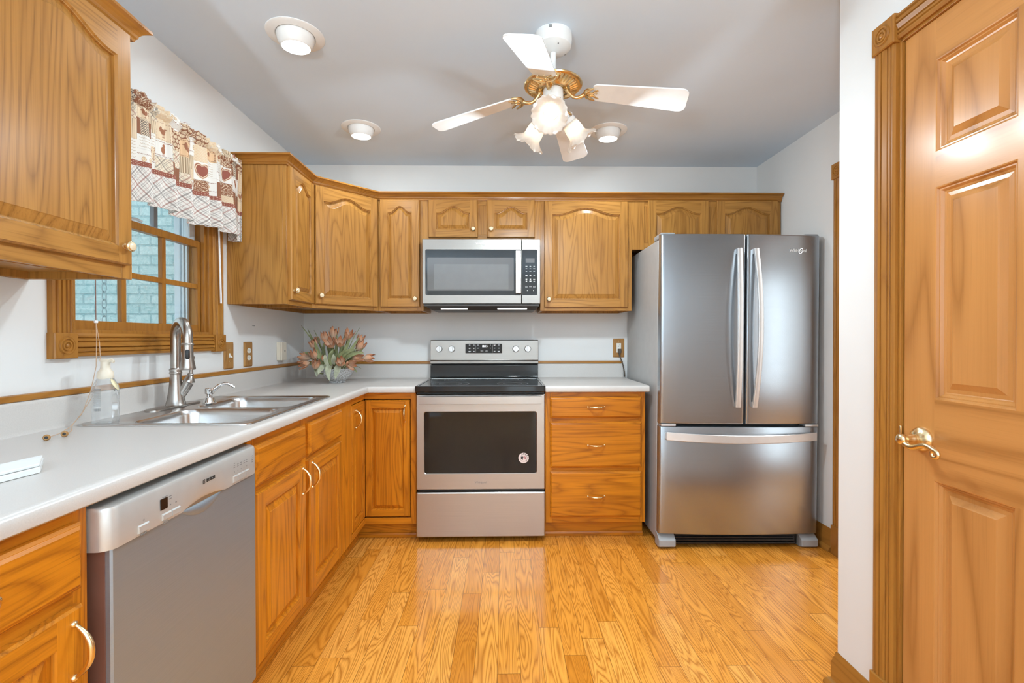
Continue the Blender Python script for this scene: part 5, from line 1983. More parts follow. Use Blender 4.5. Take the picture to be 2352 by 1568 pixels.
# ================================================================== VALANCE
def valance():
    VX = XL + 0.090
    NYs, NZs = 860, 300
    y0, y1 = 1.462, 2.444
    zt, zb = 2.100, 1.700
    ret = 0.075
    # plan path: near return, front, far return
    total = ret + (y1 - y0) + ret
    s = np.linspace(0, total, NYs)
    px = np.where(s < ret, XL + 0.013 + s, np.where(s > ret + (y1 - y0), VX - (s - ret - (y1 - y0)), VX))
    px = np.where(s < ret, VX - ret + s, px)
    py = np.clip(y0 + (s - ret), y0, y1)
    t = np.linspace(0, 1, NZs)        # 0 hem .. 1 top
    S, T = np.meshgrid(s, t, indexing='ij')
    front = np.clip(np.minimum(s - ret, ret + (y1 - y0) - s) / 0.03, 0, 1)
    ph = s * 2 * PI / 0.118 + 0.9 * np.sin(s * 9.0) + 0.5 * np.sin(s * 23.0)
    big = 0.021 * np.sin(ph) + 0.007 * np.sin(ph * 2.1 + 1.0)
    fine = 0.0042 * np.sin(s * 2 * PI / 0.034 + 2 * np.sin(s * 11)) + 0.0022 * np.sin(s * 2 * PI / 0.019)
    pock = 0.885
    amp = np.clip(1 - T / pock, 0, 1) ** 0.8 + 0.25
    famp = np.clip((T - 0.45) / 0.4, 0, 1)
    dx = big[:, None] * amp + fine[:, None] * famp
    # rod pocket bulge and the pinch seams
    dx += 0.010 * np.exp(-((T - 0.925) / 0.022) ** 2) - 0.006 * np.exp(-((T - 0.875) / 0.012) ** 2) - 0.004 * np.exp(-((T - 0.962) / 0.008) ** 2)
    hem = 0.010 * np.sin(s * 2 * PI / 0.41 + 0.8) - 0.012 * np.clip((2.0 - py) / 0.5, 0, 1)
    top = 0.004 * np.sin(s * 2 * PI / 0.075 + 2 * np.sin(s * 7)) + 0.0015 * np.sin(s * 2 * PI / 0.027)
    Zz = zb + hem[:, None] * (1 - T) + top[:, None] * np.clip((T - 0.9) / 0.1, 0, 1) + (zt - zb) * T
    nx = np.where((s < ret) | (s > ret + (y1 - y0)), 0.0, 1.0)
    ny = np.where(s > ret + (y1 - y0), 1.0, 0.0) - np.where(s < ret, 1.0, 0.0)
    k = 0.25 + 0.75 * front
    Xx = px[:, None] + dx * nx[:, None] * k[:, None]
    Yy = py[:, None] + dx * ny[:, None] * 0.35
    # cloth coordinates in metres (gathered 1.35 x)
    cu = S * 1.35
    cv = T * (zt - zb)
    col = np.zeros(S.shape + (3,))
    cream, tan, brown, redb, white, dark = [np.array(c) for c in ((0.93, 0.78, 0.58), (0.72, 0.52, 0.32), (0.36, 0.155, 0.085), (0.40, 0.13, 0.09), (0.95, 0.92, 0.87), (0.20, 0.16, 0.15))]
    col[:] = cream
    # ---- plaid hem
    hemz = 0.128
    pm = cv < hemz
    plaid = np.tile(white, S.shape + (1,))
    d1 = (cu + cv) / math.sqrt(2)
    d2 = (cu - cv) / math.sqrt(2)
    for d in (d1, d2):
        for off, wdt, c, al in ((0.0, 0.0042, dark, 0.60), (0.0425, 0.0040, redb, 0.60), (0.010, 0.0014, dark, 0.5), (0.016, 0.0014, dark, 0.42), (0.029, 0.0014, redb, 0.45), (0.053, 0.0014, dark, 0.45), (0.060, 0.0014, dark, 0.4), (0.073, 0.0014, redb, 0.38)):
            m = np.abs(np.mod(d - off + 0.0425, 0.085) - 0.0425) < wdt / 2 + 0.0004
            plaid[m] = plaid[m] * (1 - al) + c * al
    col[pm] = plaid[pm]
    bm_ = (cv >= hemz) & (cv < hemz + 0.019)
    col[bm_] = redb
    dot = bm_ & (((np.mod(cu, 0.0085) - 0.00425) ** 2 + (np.mod(cv - hemz + 0.0045 * (np.floor(cu / 0.0085) % 2), 0.009) - 0.0045) ** 2) < 0.0015 ** 2)
    col[dot] = cream
    # ---- patchwork above
    R = np.random.RandomState(11)
    v0 = hemz + 0.019

    def heart(u, v):
        u, v = u * 1.32, v * 1.32 + 0.14
        return (u * u + v * v - 1) ** 3 - u * u * v ** 3 < 0

    def ell(u, v, a, b, ra, rb):
        return ((u - a) / ra) ** 2 + ((v - b) / rb) ** 2 < 1

    def hen(u, v):
        m = ell(u, v, 0.0, -0.10, 0.50, 0.36) | ell(u, v, 0.42, 0.42, 0.20, 0.22) | ell(u, v, 0.30, 0.15, 0.26, 0.34) | ell(u, v, -0.48, 0.18, 0.22, 0.36) | ell(u, v, 0.42, 0.66, 0.11, 0.09)
        m |= (np.abs(u - 0.10) < 0.04) & (v < -0.3) & (v > -0.80) | (np.abs(u + 0.12) < 0.04) & (v < -0.3) & (v > -0.80)
        m |= (v > -0.82) & (v < -0.74) & (np.abs(u) < 0.26)
        m |= (u > 0.58) & (u < 0.74) & (np.abs(v - 0.40) < 0.10 - (u - 0.58) * 0.5)
        return m

    def chick(u, v):
        m = ell(u, v, 0, -0.12, 0.40, 0.50) | ell(u, v, 0.08, 0.48, 0.26, 0.24) | (np.abs(u - 0.12) < 0.04) & (v < -0.5) & (v > -0.85) | (np.abs(u + 0.12) < 0.04) & (v < -0.5) & (v > -0.85)
        m |= (u > 0.28) & (u < 0.46) & (np.abs(v - 0.46) < 0.09 - (u - 0.28) * 0.5)
        return m
    kinds = ['heart', 'hen', 'stripe', 'check', 'rings', 'scroll', 'chick', 'script', 'lattice', 'plaid', 'hen2', 'button']
    u_edge = 0.0
    ci_ = 0
    while u_edge < total * 1.35:
        wcol = R.uniform(0.058, 0.098)
        v_edge = v0 - R.uniform(0, 0.03)
        ri = 0
        while v_edge < 0.42:
            hrow = R.uniform(0.045, 0.085)
            kd = kinds[(ci_ * 5 + ri * 7 + R.randint(0, 3)) % len(kinds)]
            m = (cu >= u_edge) & (cu < u_edge + wcol) & (cv >= max(v_edge, v0)) & (cv < v_edge + hrow)
            u = (cu - u_edge - wcol / 2)
            v = (cv - v_edge - hrow / 2)
            sc = min(wcol, hrow) / 2 * 0.86
            un, vn = u / sc, v / sc
            bgc = [cream, white, cream * 0.93, tan * 1.25][R.randint(0, 4)]
            col[m] = bgc
            if kd == 'heart':
                col[m] = white
                col[m & heart(un * 0.82, vn * 0.82)] = cream * 0.95
                col[m & heart(un * 0.90, vn * 0.90)] = redb
                col[m & heart(un * 1.0, vn * 1.0)] = cream
                col[m & heart(un * 1.12, vn * 1.12)] = redb
            elif kd in ('hen', 'hen2'):
                sgn = -1 if kd == 'hen2' else 1
                col[m & hen(un * sgn, vn)] = brown * 1.25
                bd = m & ((np.abs(np.abs(u) - wcol / 2 + 0.006) < 0.0011) | (np.abs(np.abs(v) - hrow / 2 + 0.005) < 0.0011)) & (np.mod(cu + cv, 0.006) < 0.0035)
                col[bd] = brown
            elif kd == 'chick':
                col[m] = white
                col[m & chick(un, vn)] = brown * 1.35
                bd = m & (np.abs(np.abs(v) - hrow / 2 + 0.006 + 0.001 * np.sin(cu * 900)) < 0.0010)
                col[bd] = brown
            elif kd == 'stripe':
                col[m] = cream
                col[m & (np.mod(cu, 0.0072) < 0.0034)] = tan * 0.62
            elif kd == 'check':
                col[m] = brown
                q_ = m & (np.abs(u) < wcol * 0.26)
                col[q_] = cream
                col[q_ & ((np.floor(cu / 0.0045) + np.floor(cv / 0.0045)) % 2 < 1)] = dark
            elif kd == 'rings':
                col[m] = brown
                p = 0.0165
                du = np.mod(cu + 0.5 * p * (np.floor(cv / p) % 2), p) - p / 2
                dv = np.mod(cv, p) - p / 2
                rr = np.sqrt(du ** 2 + dv ** 2)
                col[m & (rr < 0.0070)] = cream
                col[m & (rr < 0.0052) & (rr > 0.0040)] = tan
                col[m & (rr < 0.0016)] = tan * 0.7
            elif kd == 'scroll':
                col[m] = brown
                w_ = np.sin(cu * 210 + 1.6 * np.sin(cv * 160)) * np.cos(cv * 190 + 1.8 * np.sin(cu * 130))
                col[m & (np.abs(w_) < 0.13)] = cream
                col[m & (w_ > 0.86)] = cream
            elif kd == 'script':
                col[m] = white
                ln = np.abs(np.mod(v, 0.011) - 0.0055 - 0.0013 * np.sin(cu * 700 + 2 * np.sin(cu * 170))) < 0.0007
                col[m & ln & (np.abs(u) < wcol * 0.38)] = tan * 0.75
            elif kd == 'lattice':
                col[m] = cream * 0.96
                col[m & ((np.mod(cu + cv, 0.012) < 0.0013) | (np.mod(cu - cv, 0.012) < 0.0013))] = tan * 1.15
            elif kd == 'plaid':
                col[m] = plaid[m] * np.array([1.0, 0.93, 0.80])
            elif kd == 'button':
                col[m] = white
                for a in (-0.016, 0.016):
                    rr = np.sqrt((u - a) ** 2 + v ** 2)
                    col[m & (rr < 0.0095)] = tan
                    col[m & (rr < 0.0070)] = cream
                    col[m & (rr < 0.0028)] = tan * 0.8
                col[m & (np.abs(np.abs(v) - 0.019 + 0.0012 * np.sin(cu * 800)) < 0.0009)] = brown
            ed = m & ((u < -wcol / 2 + 0.0012) | (v < -hrow / 2 + 0.0012))
            col[ed] = col[ed] * 0.8
            v_edge += hrow
            ri += 1
        u_edge += wcol
        ci_ += 1
    idx = np.arange(NYs * NZs).reshape(NYs, NZs)
    faces = np.stack([idx[:-1, :-1], idx[1:, :-1], idx[1:, 1:], idx[:-1, 1:]], -1).reshape(-1, 4)
    base = np.array([VX, (y0 + y1) / 2, zt])
    verts = np.stack([Xx, Yy, Zz], -1).reshape(-1, 3) - base
    me = bpy.data.meshes.new('valance')
    me.from_pydata(verts.tolist(), [], faces.tolist())
    at = me.color_attributes.new('paint', 'FLOAT_COLOR', 'POINT')
    rgba = np.concatenate([np.clip(col, 0, 1).reshape(-1, 3), np.ones((NYs * NZs, 1))], 1).astype(np.float32)
    at.data.foreach_set('color', rgba.ravel())
    me.materials.append(FABRIC)
    me.shade_smooth()
    return me, tuple(base)


me, base = valance()
vt = thing('window_valance', 'gathered brown and cream hen print window valance with plaid hem', 'valance', base)
o = bpy.data.objects.new('cloth', me)
C.objects.link(o)
o.parent = vt
sd = o.modifiers.new('cloth_thickness', 'SOLIDIFY')
sd.thickness = 0.0012
mb = MB()
rz_ = -0.030
mb.tube([(-0.088, 0.478, rz_), (-0.02, 0.4775, rz_), (-0.006, 0.470, rz_), (-0.003, 0.45, rz_), (-0.003, -0.45, rz_), (-0.006, -0.478, rz_), (-0.02, -0.483, rz_), (-0.088, -0.483, rz_)], 0.005, 10)
mb.build('curtain_rod', [WHITE], vt, 40)

# ================================================================== TULIP ARRANGEMENT
AX, AY = -1.058, 3.02
ta = thing('tulip_arrangement', 'artificial coral tulips in a cut glass bowl in the counter corner', 'flower arrangement', (AX, AY, CZ1))
mb = MB()
n = 40


def bowl_ring(r, z, w=0.0):
    return [(r * (1 + w * math.cos(20 * 2 * PI * i / 80)) * math.cos(2 * PI * i / 80), r * (1 + w * math.cos(20 * 2 * PI * i / 80)) * math.sin(2 * PI * i / 80), z) for i in range(80)]


mb.loft([bowl_ring(0.050, 0), bowl_ring(0.052, 0.003), bowl_ring(0.051, 0.010), bowl_ring(0.046, 0.013), bowl_ring(0.060, 0.020, 0.012), bowl_ring(0.080, 0.036, 0.018), bowl_ring(0.094, 0.060, 0.018),
         bowl_ring(0.102, 0.080, 0.006), bowl_ring(0.105, 0.090), bowl_ring(0.1035, 0.0915), bowl_ring(0.101, 0.089), bowl_ring(0.090, 0.060), bowl_ring(0.074, 0.036), bowl_ring(0.05, 0.022), bowl_ring(0.002, 0.018)], 0, True, True, True)
bw = mb.build('glass_bowl', [BOWLG], ta, 40)
bw['label'] = 'clear cut glass bowl'
mb = MB()
mb.lathe([(0.030, 0.022), (0.045, 0.040), (0.052, 0.060), (0.05, 0.066), (0, 0.068)], n=24)
mb.build('foam_base', [plain('pale_foam', (0.42, 0.43, 0.36), 0.9)], ta)


def tulip(c, d, size, openess=0.5, roll=0.0, name='tulip'):
    """cup of six petals, base at c pointing along d"""
    d = Vector(d).normalized()
    q = d.to_track_quat('Z', 'Y').to_matrix() @ Matrix.Rotation(roll, 3, 'Z')
    c = Vector(c)
    bm = bmesh.new()
    lay = bm.verts.layers.float_color.new('paint')
    nu, nv = 7, 9
    rr = random.Random(int(abs(c.x * 7919 + c.z * 104729) * 1000) % 99991)
    for k in range(6):
        a0 = k * PI / 3 + rr.uniform(-0.12, 0.12)
        inner = k % 2
        Lp = size * (1.0 if not inner else 0.95) * rr.uniform(0.92, 1.06)
        op = openess * rr.uniform(0.7, 1.35)
        g = []
        for j in range(nv + 1):
            t = j / nv
            row = []
            rad = size * (0.06 + 0.36 * math.sin(PI * min(1, t * 1.12) * 0.62) * (0.82 if inner else 1.0)) * (1 - 0.30 * (1 - op) * t * t) + size * 0.30 * op * max(0, t - 0.62) ** 1.5 * 2
            wid = 0.66 * min(1.0, (0.12 + t / 0.3)) ** 0.7 * (1 - 0.5 * t ** 5)
            for i in range(nu + 1):
                s_ = -1 + 2 * i / nu
                a = a0 + s_ * wid * 0.98
                r2 = rad * (1 - 0.10 * s_ * s_ * t) + size * 0.02 * math.sin(5 * s_ + k) * t
                z = Lp * (t - 0.24 * abs(s_) ** 2.4 * t * t) - size * 0.10 * op * max(0, t - 0.7)
                p = c + q @ Vector((r2 * math.cos(a), r2 * math.sin(a), z))
                v = bm.verts.new(p)
                pale = Vector((0.93, 0.72, 0.53))
                mid = Vector((0.70, 0.30, 0.135))
                deep = Vector((0.30, 0.075, 0.035))
                m_ = min(1.0, max(0.0, (t - 0.12) / 0.62)) * (1 - 0.55 * abs(s_) ** 2)
                cc = pale.lerp(mid, m_ * (1.0 if inner else 0.9))
                edge = max(abs(s_) ** 8, t ** 9)
                cc = cc.lerp(deep, 0.7 * edge * (0.25 + 0.75 * t))
                if inner:
                    cc = cc.lerp(deep, 0.22 * t)
                v[lay] = (*cc, 1)
                row.append(v)
            g.append(row)
        for j in range(nv):
            for i in range(nu):
                f = bm.faces.new([g[j][i], g[j][i + 1], g[j + 1][i + 1], g[j + 1][i]])
                f.smooth = True
    me = bpy.data.meshes.new(name)
    bm.to_mesh(me)
    bm.free()
    me.materials.append(PETAL)
    o = bpy.data.objects.new(name, me)
    C.objects.link(o)
    o.parent = ta
    o.modifiers.new('petal_thickness', 'SOLIDIFY').thickness = 0.0009
    # stem from the bowl
    mb = MB()
    s0 = Vector((0.02 * math.copysign(1, c.x) if abs(c.x) > 0.01 else 0.0, 0.3 * c.y, 0.06))
    pts = []
    for i in range(9):
        t = i / 8
        p1 = c - d * (c - s0).length * 0.45
        pts.append((1 - t) ** 2 * s0 + 2 * t * (1 - t) * p1 + t * t * (c + d * 0.004))
    mb.tube(pts, [0.0032] * 8 + [0.0045], 8)
    mb.build('stem', [STEM], o, 50)
    return o


def px2(x, y, dy):
    sc = (AY + dy) / AY / 3145.0 * 1.0
    return Vector(((x - 982) * sc, dy, (1390 - y) * sc))


TUL = [  # px centre in the close-up, depth, direction, size, openness
    (745, 500, 0.00, (-0.15, -0.1, 1), 0.058, 0.15), (855, 440, 0.05, (0.1, 0.1, 1), 0.060, 0.25), (1205, 455, 0.00, (0.35, -0.35, 0.8), 0.058, 0.55),
    (925, 610, -0.06, (-0.1, -0.75, 0.55), 0.060, 0.75), (1095, 600, -0.05, (0.25, -0.6, 0.6), 0.056, 0.7), (545, 640, -0.02, (-0.45, -0.2, 0.9), 0.052, 0.35),
    (610, 830, -0.07, (-0.25, -0.45, 0.85), 0.056, 0.3), (380, 880, -0.02, (-0.9, -0.15, 0.3), 0.056, 0.4), (450, 990, -0.09, (-0.55, -0.75, -0.15), 0.054, 0.45),
    (690, 1010, -0.12, (0.35, -0.5, 0.75), 0.054, 0.25), (1180, 960, -0.11, (0.1, -0.75, 0.5), 0.058, 0.5), (1330, 1000, -0.09, (0.55, -0.6, -0.05), 0.058, 0.5),
    (1390, 890, -0.02, (0.85, -0.3, 0.15), 0.060, 0.35), (1560, 910, 0.02, (1.0, 0.05, 0.05), 0.058, 0.25), (1395, 680, 0.03, (0.55, 0.0, 0.8), 0.062, 0.45),
    (1345, 560, 0.08, (0.35, 0.2, 0.9), 0.050, 0.3), (560, 560, 0.03, (-0.4, 0.1, 0.9), 0.036, 0.05), (820, 880, -0.10, (0.3, -0.4, 0.7), 0.032, 0.0)]
for x, y, dy, d, sz, op in TUL:
    dv = Vector(d).normalized()
    sz *= 1.34
    tulip(px2(x, y, dy) - dv * sz * 0.42, dv, sz, op, roll=x * 0.01)


def leaf(pts, width, mat, name='leaf', tw=0.0):
    """broad strap leaf along a smooth spine"""
    P = [Vector(p) for p in pts]
    n = 22
    sp = []
    for i in range(n + 1):
        t = i / n
        if len(P) == 3:
            sp.append((1 - t) ** 2 * P[0] + 2 * t * (1 - t) * P[1] + t * t * P[2])
        else:
            sp.append((1 - t) ** 3 * P[0] + 3 * t * (1 - t) ** 2 * P[1] + 3 * t * t * (1 - t) * P[2] + t ** 3 * P[3])
    mb = MB()
    rows = []
    for i in range(n + 1):
        t = i / n
        tan = (sp[min(i + 1, n)] - sp[max(i - 1, 0)]).normalized()
        ref = Vector((0.15, -1, 0.25))
        side = tan.cross(ref)
        if side.length < 0.1:
            side = tan.cross(Vector((1, 0, 0)))
        side.normalize()
        side = Matrix.Rotation(tw * t, 3, tan) @ side
        nrm = side.cross(tan)
        w = width / 2 * math.sin(PI * (0.10 + 0.90 * t) ** 0.85) ** 0.75 + 0.0008
        rows.append([tuple(sp[i] + side * w * k + nrm * (-0.18 * w * (1 - k * k))) for k in (-1, -0.6, -0.2, 0, 0.2, 0.6, 1)])
    mb.loft(rows, 0, False, False, False, True)
    o = mb.build(name, [mat], ta, 0)
    for p in o.data.polygons:
        p.use_smooth = True
    o.modifiers.new('leaf_thickness', 'SOLIDIFY').thickness = 0.0008
    return o


B = lambda x, y, dy: px2(x, y, dy)
LV = [([(935, 1010, -0.07), (905, 1035, -0.135), (965, 1325, -0.118)], 0.036, 1), ([(1080, 1010, -0.07), (1140, 1040, -0.135), (1075, 1290, -0.118)], 0.036, 1),
      ([(830, 1020, -0.07), (760, 1050, -0.125), (745, 1190, -0.118)], 0.034, 1), ([(780, 1040, -0.06), (640, 1040, -0.10), (690, 1250, -0.098)], 0.034, 1),
      ([(800, 1010, -0.08), (690, 780, -0.09), (600, 540, -0.06)], 0.026, 0), ([(820, 990, -0.05), (560, 760, -0.04), (330, 790, -0.03)], 0.026, 0),
      ([(760, 1000, -0.04), (560, 960, -0.06), (480, 1010, -0.06)], 0.024, 0), ([(960, 1010, -0.03), (980, 800, 0.0), (960, 420, 0.01)], 0.020, 0),
      ([(930, 1010, -0.03), (880, 780, -0.02), (920, 560, 0.0)], 0.022, 0), ([(1010, 1000, -0.03), (1090, 720, 0.0), (1110, 420, 0.02)], 0.022, 0),
      ([(1060, 1010, -0.05), (1180, 720, -0.03), (1250, 480, 0.0)], 0.024, 0), ([(1110, 1000, -0.05), (1280, 740, -0.02), (1400, 480, 0.02)], 0.020, 0),
      ([(1080, 1010, -0.06), (1250, 740, -0.07), (1560, 790, -0.04)], 0.034, 0), ([(1060, 1010, -0.07), (1180, 700, -0.08), (1440, 720, -0.05)], 0.030, 0),
      ([(900, 1030, -0.09), (850, 860, -0.12), (880, 800, -0.12)], 0.024, 1), ([(990, 1010, -0.08), (1050, 880, -0.12), (1040, 790, -0.12)], 0.028, 1),
      ([(960, 1020, -0.08), (900, 820, -0.10), (1000, 700, -0.08)], 0.026, 0), ([(1000, 1020, -0.07), (1060, 860, -0.09), (1230, 730, -0.08)], 0.028, 0),
      ([(760, 1000, -0.02), (690, 820, 0.0), (720, 590, 0.0)], 0.026, 0), ([(1140, 1020, -0.06), (1330, 1000, -0.06), (1430, 1180, -0.05)], 0.018, 0),
      ([(1100, 1020, -0.02), (1280, 950, 0.02), (1480, 700, 0.03)], 0.024, 0), ([(840, 1000, 0.02), (760, 760, 0.04), (790, 560, 0.05)], 0.022, 0)]
for pts, w_, pale in LV:
    leaf([B(*p) for p in pts], w_, LEAF_P if pale else LEAF)
for pts, w_ in (([(800, 1000, -0.04), (560, 560, -0.03), (280, 250, -0.01)], 0.007), ([(790, 1000, -0.02), (540, 640, 0.0), (390, 310, 0.0)], 0.010), ([(800, 1000, -0.02), (620, 520, 0.0), (510, 345, 0.01)], 0.004),
                ([(1100, 1000, 0.0), (1250, 520, 0.02), (1405, 300, 0.03)], 0.004), ([(1200, 1020, -0.04), (1400, 1030, -0.04), (1500, 1100, -0.04)], 0.0035)):
    leaf([B(*p) for p in pts], w_, LEAF, 'grass_blade')

# ================================================================== RECESSED SPOTLIGHTS
def spotlight(x, y, tilt_dir, label):
    t = thing('recessed_light', label, 'ceiling light', (x, y, HC), 0, 'white eyeball ceiling spotlights')
    mb = MB()
    mb.lathe([(0.112, 0), (0.112, -0.002), (0.108, -0.005), (0.078, -0.007), (0.0735, -0.002)], n=48, cap=False)
    mb.build('trim_ring', [WHITE_M], t, 40)
    dv = Vector(tilt_dir).normalized()
    mb = MB()
    R_ = 0.072
    prof = [(R_ * math.sin(a), R_ * math.cos(a)) for a in [PI * 0.62 - i * (PI * 0.62 - 0.90) / 12 for i in range(13)]]
    rl_ = R_ * math.sin(0.90)
    hl = R_ * math.cos(0.90)
    prof += [(rl_ - 0.002, hl + 0.001), (rl_ - 0.003, hl - 0.004)]
    mb.lathe(prof, (0, 0, -0.004), dv, 40, cap=False)
    eb = mb.build('eyeball', [WHITE_M], t, 40)
    mb = MB()
    mb.lathe([(rl_ - 0.0035, hl - 0.003), (rl_ * 0.7, hl + 0.001), (0, hl + 0.002)], (0, 0, -0.004), dv, 40, cap=False)
    mb.build('lamp_lens', [LENS], eb, 60)
    q = (-dv).to_track_quat('Z', 'Y').to_euler()
    area_light('spot_glow', Vector((0, 0, -0.004)) + dv * (hl + 0.006), q, 0.10, 0, 3.6, (0.80, 0.92, 1.0), True, t)
    return t


spotlight(-0.845, 1.945, (0.02, 0.06, -1), 'near left eyeball ceiling spotlight, the largest of the three, nearest the crown molding')
spotlight(-0.835, 2.795, (0.0, 0.06, -1), 'far left eyeball ceiling spotlight above the corner cabinet')
spotlight(0.625, 2.81, (0.0, 0.06, -1), 'right eyeball ceiling spotlight just right of the fan lamps')

# ================================================================== CEILING FAN
FXc, FYc = 0.204, 1.93
fan = thing('ceiling_fan', 'white four blade ceiling fan with brass motor plate and frilled glass lamps', 'ceiling fan', (FXc, FYc, HC))
zz = lambda z: z - HC
mb = MB()
mb.lathe([(0.076, 0), (0.077, -0.004), (0.077, -0.030), (0.072, -0.052), (0.052, -0.066), (0.030, -0.070), (0.022, -0.074), (0.0, -0.074)], n=48)
cn = mb.build('canopy', [WHITE], fan, 40)
mb = MB()
for a in (-1.3, 0.4, 2.0):
    mb.lathe([(0.003, 0), (0.003, 0.001), (0, 0.0015)], (0.056 * math.cos(a), 0.056 * math.sin(a), -0.0650), (0.3 * math.cos(a), 0.3 * math.sin(a), -1), 10)
mb.box(-0.024, -0.0772, -0.016, -0.012, -0.072, -0.006)
mb.build('canopy_screws', [INKG], cn, 0)
mb = MB()
mb.tube([(0, 0, -0.07), (0, 0, -0.17)], 0.0125, 20)
mb.build('downrod', [WHITE], fan, 40)
mb = MB()
mb.lathe([(0.014, zz(2.272)), (0.030, zz(2.268)), (0.055, zz(2.258)), (0.080, zz(2.245)), (0.088, zz(2.232)), (0.088, zz(2.228)), (0.0, zz(2.228))], n=48)
mo = mb.build('motor_housing', [WHITE], fan, 40)
# brass plate with radial louvres
mb = MB()
mb.lathe([(0.117, zz(2.2275)), (0.119, zz(2.224)), (0.117, zz(2.220)), (0.111, zz(2.217)), (0.104, zz(2.2185)), (0.066, zz(2.206)), (0.060, zz(2.202)), (0.054, zz(2.204)), (0.050, zz(2.208)), (0.0, zz(2.208))], n=64)
for i in range(36):
    a = 2 * PI * i / 36
    c, s = math.cos(a), math.sin(a)
    P_ = lambda r, w, z: (r * c - w * s, r * s + w * c, zz(z))
    mb.loft([[P_(0.070, -0.0024, 2.2072), P_(0.070, 0.0024, 2.2072), P_(0.070, 0.0, 2.2035)], [P_(0.100, -0.0034, 2.2168), P_(0.100, 0.0034, 2.2168), P_(0.100, 0, 2.2125)]], 0, True, True, True, False)
mb.build('brass_plate', [BRASS], fan, 35)
BZ = 2.212
blade_me = None
iron_me = None


def make_blade():
    mb = MB()
    n = 24
    out = []
    r0, r1 = 0.165, 0.530
    pr_ = [(r0, -0.040), (r0 + 0.010, -0.047)] + [(r1 - 0.024 + 0.024 * math.sin(a), -0.036 - 0.024 + 0.0 - 0.0 + (0.024 - 0.024 * math.cos(a)) * 0 - 0.024 * math.cos(a) + 0.024) for a in [PI / 2 * i / 6 for i in range(7)]]
    lower = [(r0, -0.036), (r0 + 0.012, -0.046), (r1 - 0.030, -0.064)] + [(r1 - 0.030 + 0.030 * math.sin(a), -0.034 - 0.030 * math.cos(a)) for a in [PI / 2 * i / 6 for i in range(1, 7)]]
    outl = lower + [(x, -y) for x, y in lower[::-1]]
    mb.loft([[(x, y, z) for x, y in outl] for z in (-0.003, 0.003)], 0, True, True, True, False)
    return mb


def make_iron():
    mb = MB()
    # arm from the plate down to the blade root
    pts = []
    for i in range(13):
        t = i / 12
        pts.append((0.052 + 0.085 * t, 0.0, 0.006 * (1 - t) - 0.008 * t - 0.026 * math.sin(PI * t)))
    mb.tube(pts, [0.0095 - 0.003 * math.sin(PI * i / 12) for i in range(13)], 10)
    mb.lathe([(0.013, 0), (0.013, 0.010), (0.008, 0.016)], (0.052, 0, -0.002), (0, 0, 1), 14)
    # crescent claw holding the blade
    cr = []
    n = 22
    for i in range(n + 1):
        a = -1.25 + 2.5 * i / n
        cr.append((0.186 - 0.052 * math.cos(a), 0.047 * math.sin(a), -0.0085))
    mb.tube(cr, [0.0032 + 0.0065 * math.cos(PI * (i / n - 0.5)) for i in range(n + 1)], 10)
    for s in (-1, 1):
        mb.tube([(0.137, 0, -0.006), (0.150, s * 0.010, -0.0085), (0.165, s * 0.008, -0.0085), (0.172, s * 0.020, -0.008), (0.186, s * 0.030, -0.0075)], [0.006, 0.0055, 0.005, 0.004, 0.003], 10)
    mb.sphere((0.146, 0, -0.008), 0.009, 0, 8, 0.7)
    for s in (-0.026, 0, 0.026):
        mb.lathe([(0.0035, 0), (0.003, 0.002), (0, 0.0026)], (0.178, s, -0.003), (0, 0, -1), 10)
    return mb


pitch = math.radians(-11)
DROOP = 0.19
first = None
for k, deg in enumerate((71, 164, 253, 348)):
    if first is None:
        b_ = make_blade().build('fan_blade', [WHITE], fan, 0, 0.0012)
        i_ = make_iron().build('blade_iron', [BRASS], fan, 45)
        first = (b_, i_)
    else:
        b_, i_ = first[0].copy(), first[1].copy()
        C.objects.link(b_)
        C.objects.link(i_)
    for o in (b_, i_):
        o.parent = fan
        o.location = (0, 0, zz(BZ))
    b_.rotation_euler = (pitch, DROOP, math.radians(deg))
    i_.rotation_euler = (0, DROOP, math.radians(deg))
# light kit
mb = MB()
mb.lathe([(0.040, zz(2.207)), (0.0415, zz(2.200)), (0.0415, zz(2.142)), (0.040, zz(2.136)), (0.036, zz(2.132)), (0.036, zz(2.112)), (0.028, zz(2.098)), (0.012, zz(2.092)), (0, zz(2.092))], n=40)
kit = mb.build('light_kit', [WHITE], fan, 40)
mb = MB()
for a in (0.3, 2.4, 4.5, 5.3):
    mb.lathe([(0.003, 0), (0.003, 0.003), (0, 0.0035)], (0.0412 * math.cos(a), 0.0412 * math.sin(a), zz(2.158)), (math.cos(a), math.sin(a), 0), 10)
mb.build('kit_screws', [INKG], kit, 0)
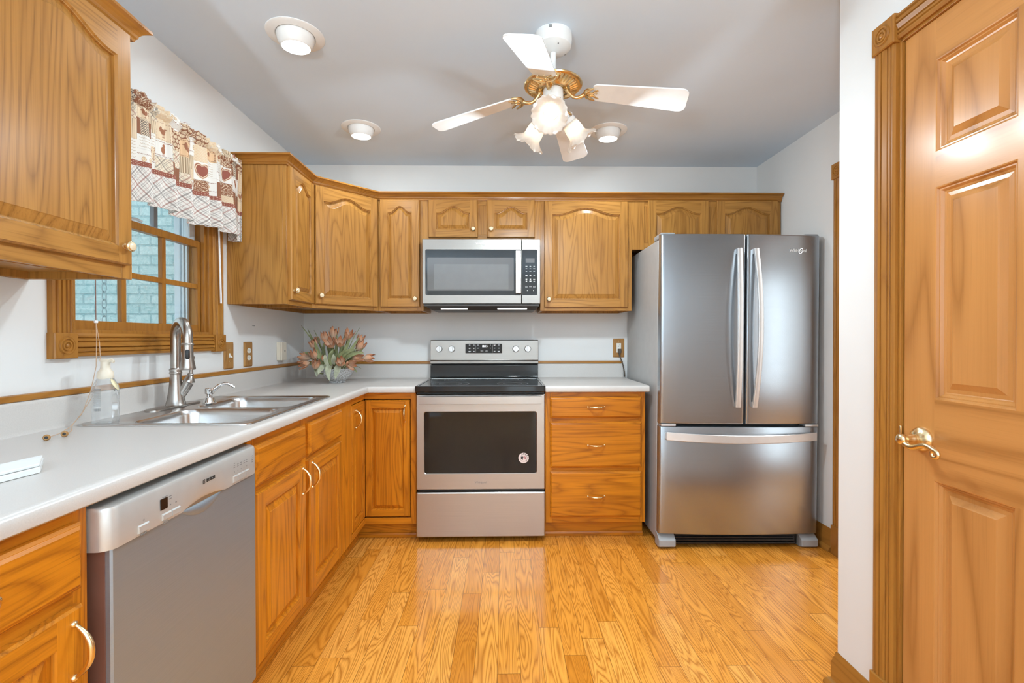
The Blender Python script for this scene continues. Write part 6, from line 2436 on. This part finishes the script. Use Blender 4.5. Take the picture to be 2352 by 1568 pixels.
# lamps: three frilled tulip shades
for deg, tiltv, rad in ((258, 0.98, 0.050), (20, 0.72, 0.062), (140, 0.72, 0.058)):
    a = math.radians(deg)
    rv = Vector((math.cos(a), math.sin(a), 0))
    dv = (rv * math.sin(tiltv) + Vector((0, 0, -math.cos(tiltv)))).normalized()
    o0 = Vector((0, 0, zz(2.100))) + rv * rad
    mb = MB()
    mb.tube([Vector((0, 0, zz(2.112))) + rv * 0.02, o0 + Vector((0, 0, 0.012)) - dv * 0.0, o0 + dv * 0.012], [0.011, 0.012, 0.012], 14)
    mb.lathe([(0.014, 0.0), (0.028, 0.004), (0.031, 0.010), (0.031, 0.026), (0.029, 0.028)], o0, dv, 28)
    arm = mb.build('lamp_holder', [WHITE], fan, 40)
    mb = MB()
    n = 96
    q = dv.to_track_quat('Z', 'Y').to_matrix()
    loops = []
    for r, h, w in ((0.0275, 0.012, 0), (0.030, 0.024, 0), (0.0335, 0.040, 0.0), (0.0350, 0.056, 0.004), (0.0345, 0.068, 0.012), (0.037, 0.080, 0.028), (0.046, 0.091, 0.050), (0.056, 0.100, 0.065), (0.064, 0.105, 0.072), (0.070, 0.107, 0.075)):
        lp = []
        for i in range(n):
            th = 2 * PI * i / n
            ru = r * (1 + w * 0.42 * math.cos(20 * th))
            hh = h + 0.022 * w * math.cos(20 * th + 0.6) + (0.007 * w / 0.075 * math.cos(5 * th))
            lp.append(o0 + q @ Vector((ru * math.cos(th), ru * math.sin(th), hh)))
        loops.append(lp)
    mb.loft(loops, 0, True, False, False)
    shd = mb.build('lamp_shade', [SHADE], fan, 60)
    shd.modifiers.new('glass_thickness', 'SOLIDIFY').thickness = 0.002
    mb = MB()
    mb.lathe([(0.008, 0.02), (0.010, 0.034), (0.018, 0.050), (0.0225, 0.064), (0.0215, 0.076), (0.014, 0.085), (0, 0.089)], o0, dv, 24)
    mb.build('lamp_bulb', [BULB], arm, 60)
    area_light('bulb_glow', o0 + dv * 0.109, (-dv).to_track_quat('Z', 'Y').to_euler(), 0.085, 0, 9.5, (0.76, 0.91, 1.0), True, fan)

# behind the camera: two added uplights bouncing fill light off the ceiling
for fx, fy, lab, pw_ in ((-1.1, -1.8, 'added white uplight for bounced fill, behind the camera on the left', 135), (1.3, -1.7, 'added white uplight for bounced fill, behind the camera on the right', 112)):
    t = thing('fill_uplight', lab, 'fill light', (fx, fy, 0), 0, 'added fill uplights')
    mb = MB()
    mb.lathe([(0.14, 0), (0.14, 0.012), (0.12, 0.022), (0.02, 0.03)], n=40)
    mb.build('base', [WHITE], t, 40)
    mb = MB()
    mb.tube([(0, 0, 0.02), (0, 0, 0.72)], 0.012, 16)
    mb.build('pole', [WHITE], t, 40)
    mb = MB()
    mb.lathe([(0.013, 0.70), (0.05, 0.72), (0.12, 0.77), (0.17, 0.84), (0.165, 0.84), (0.115, 0.775), (0.045, 0.73), (0.0, 0.72)], n=40)
    mb.build('lamp_bowl', [WHITE], t, 40)
    area_light('uplight_glow', (0, 0, 0.80), (PI, 0, 0), 0.2, 0, pw_, (0.75, 0.91, 1.0), True, t)
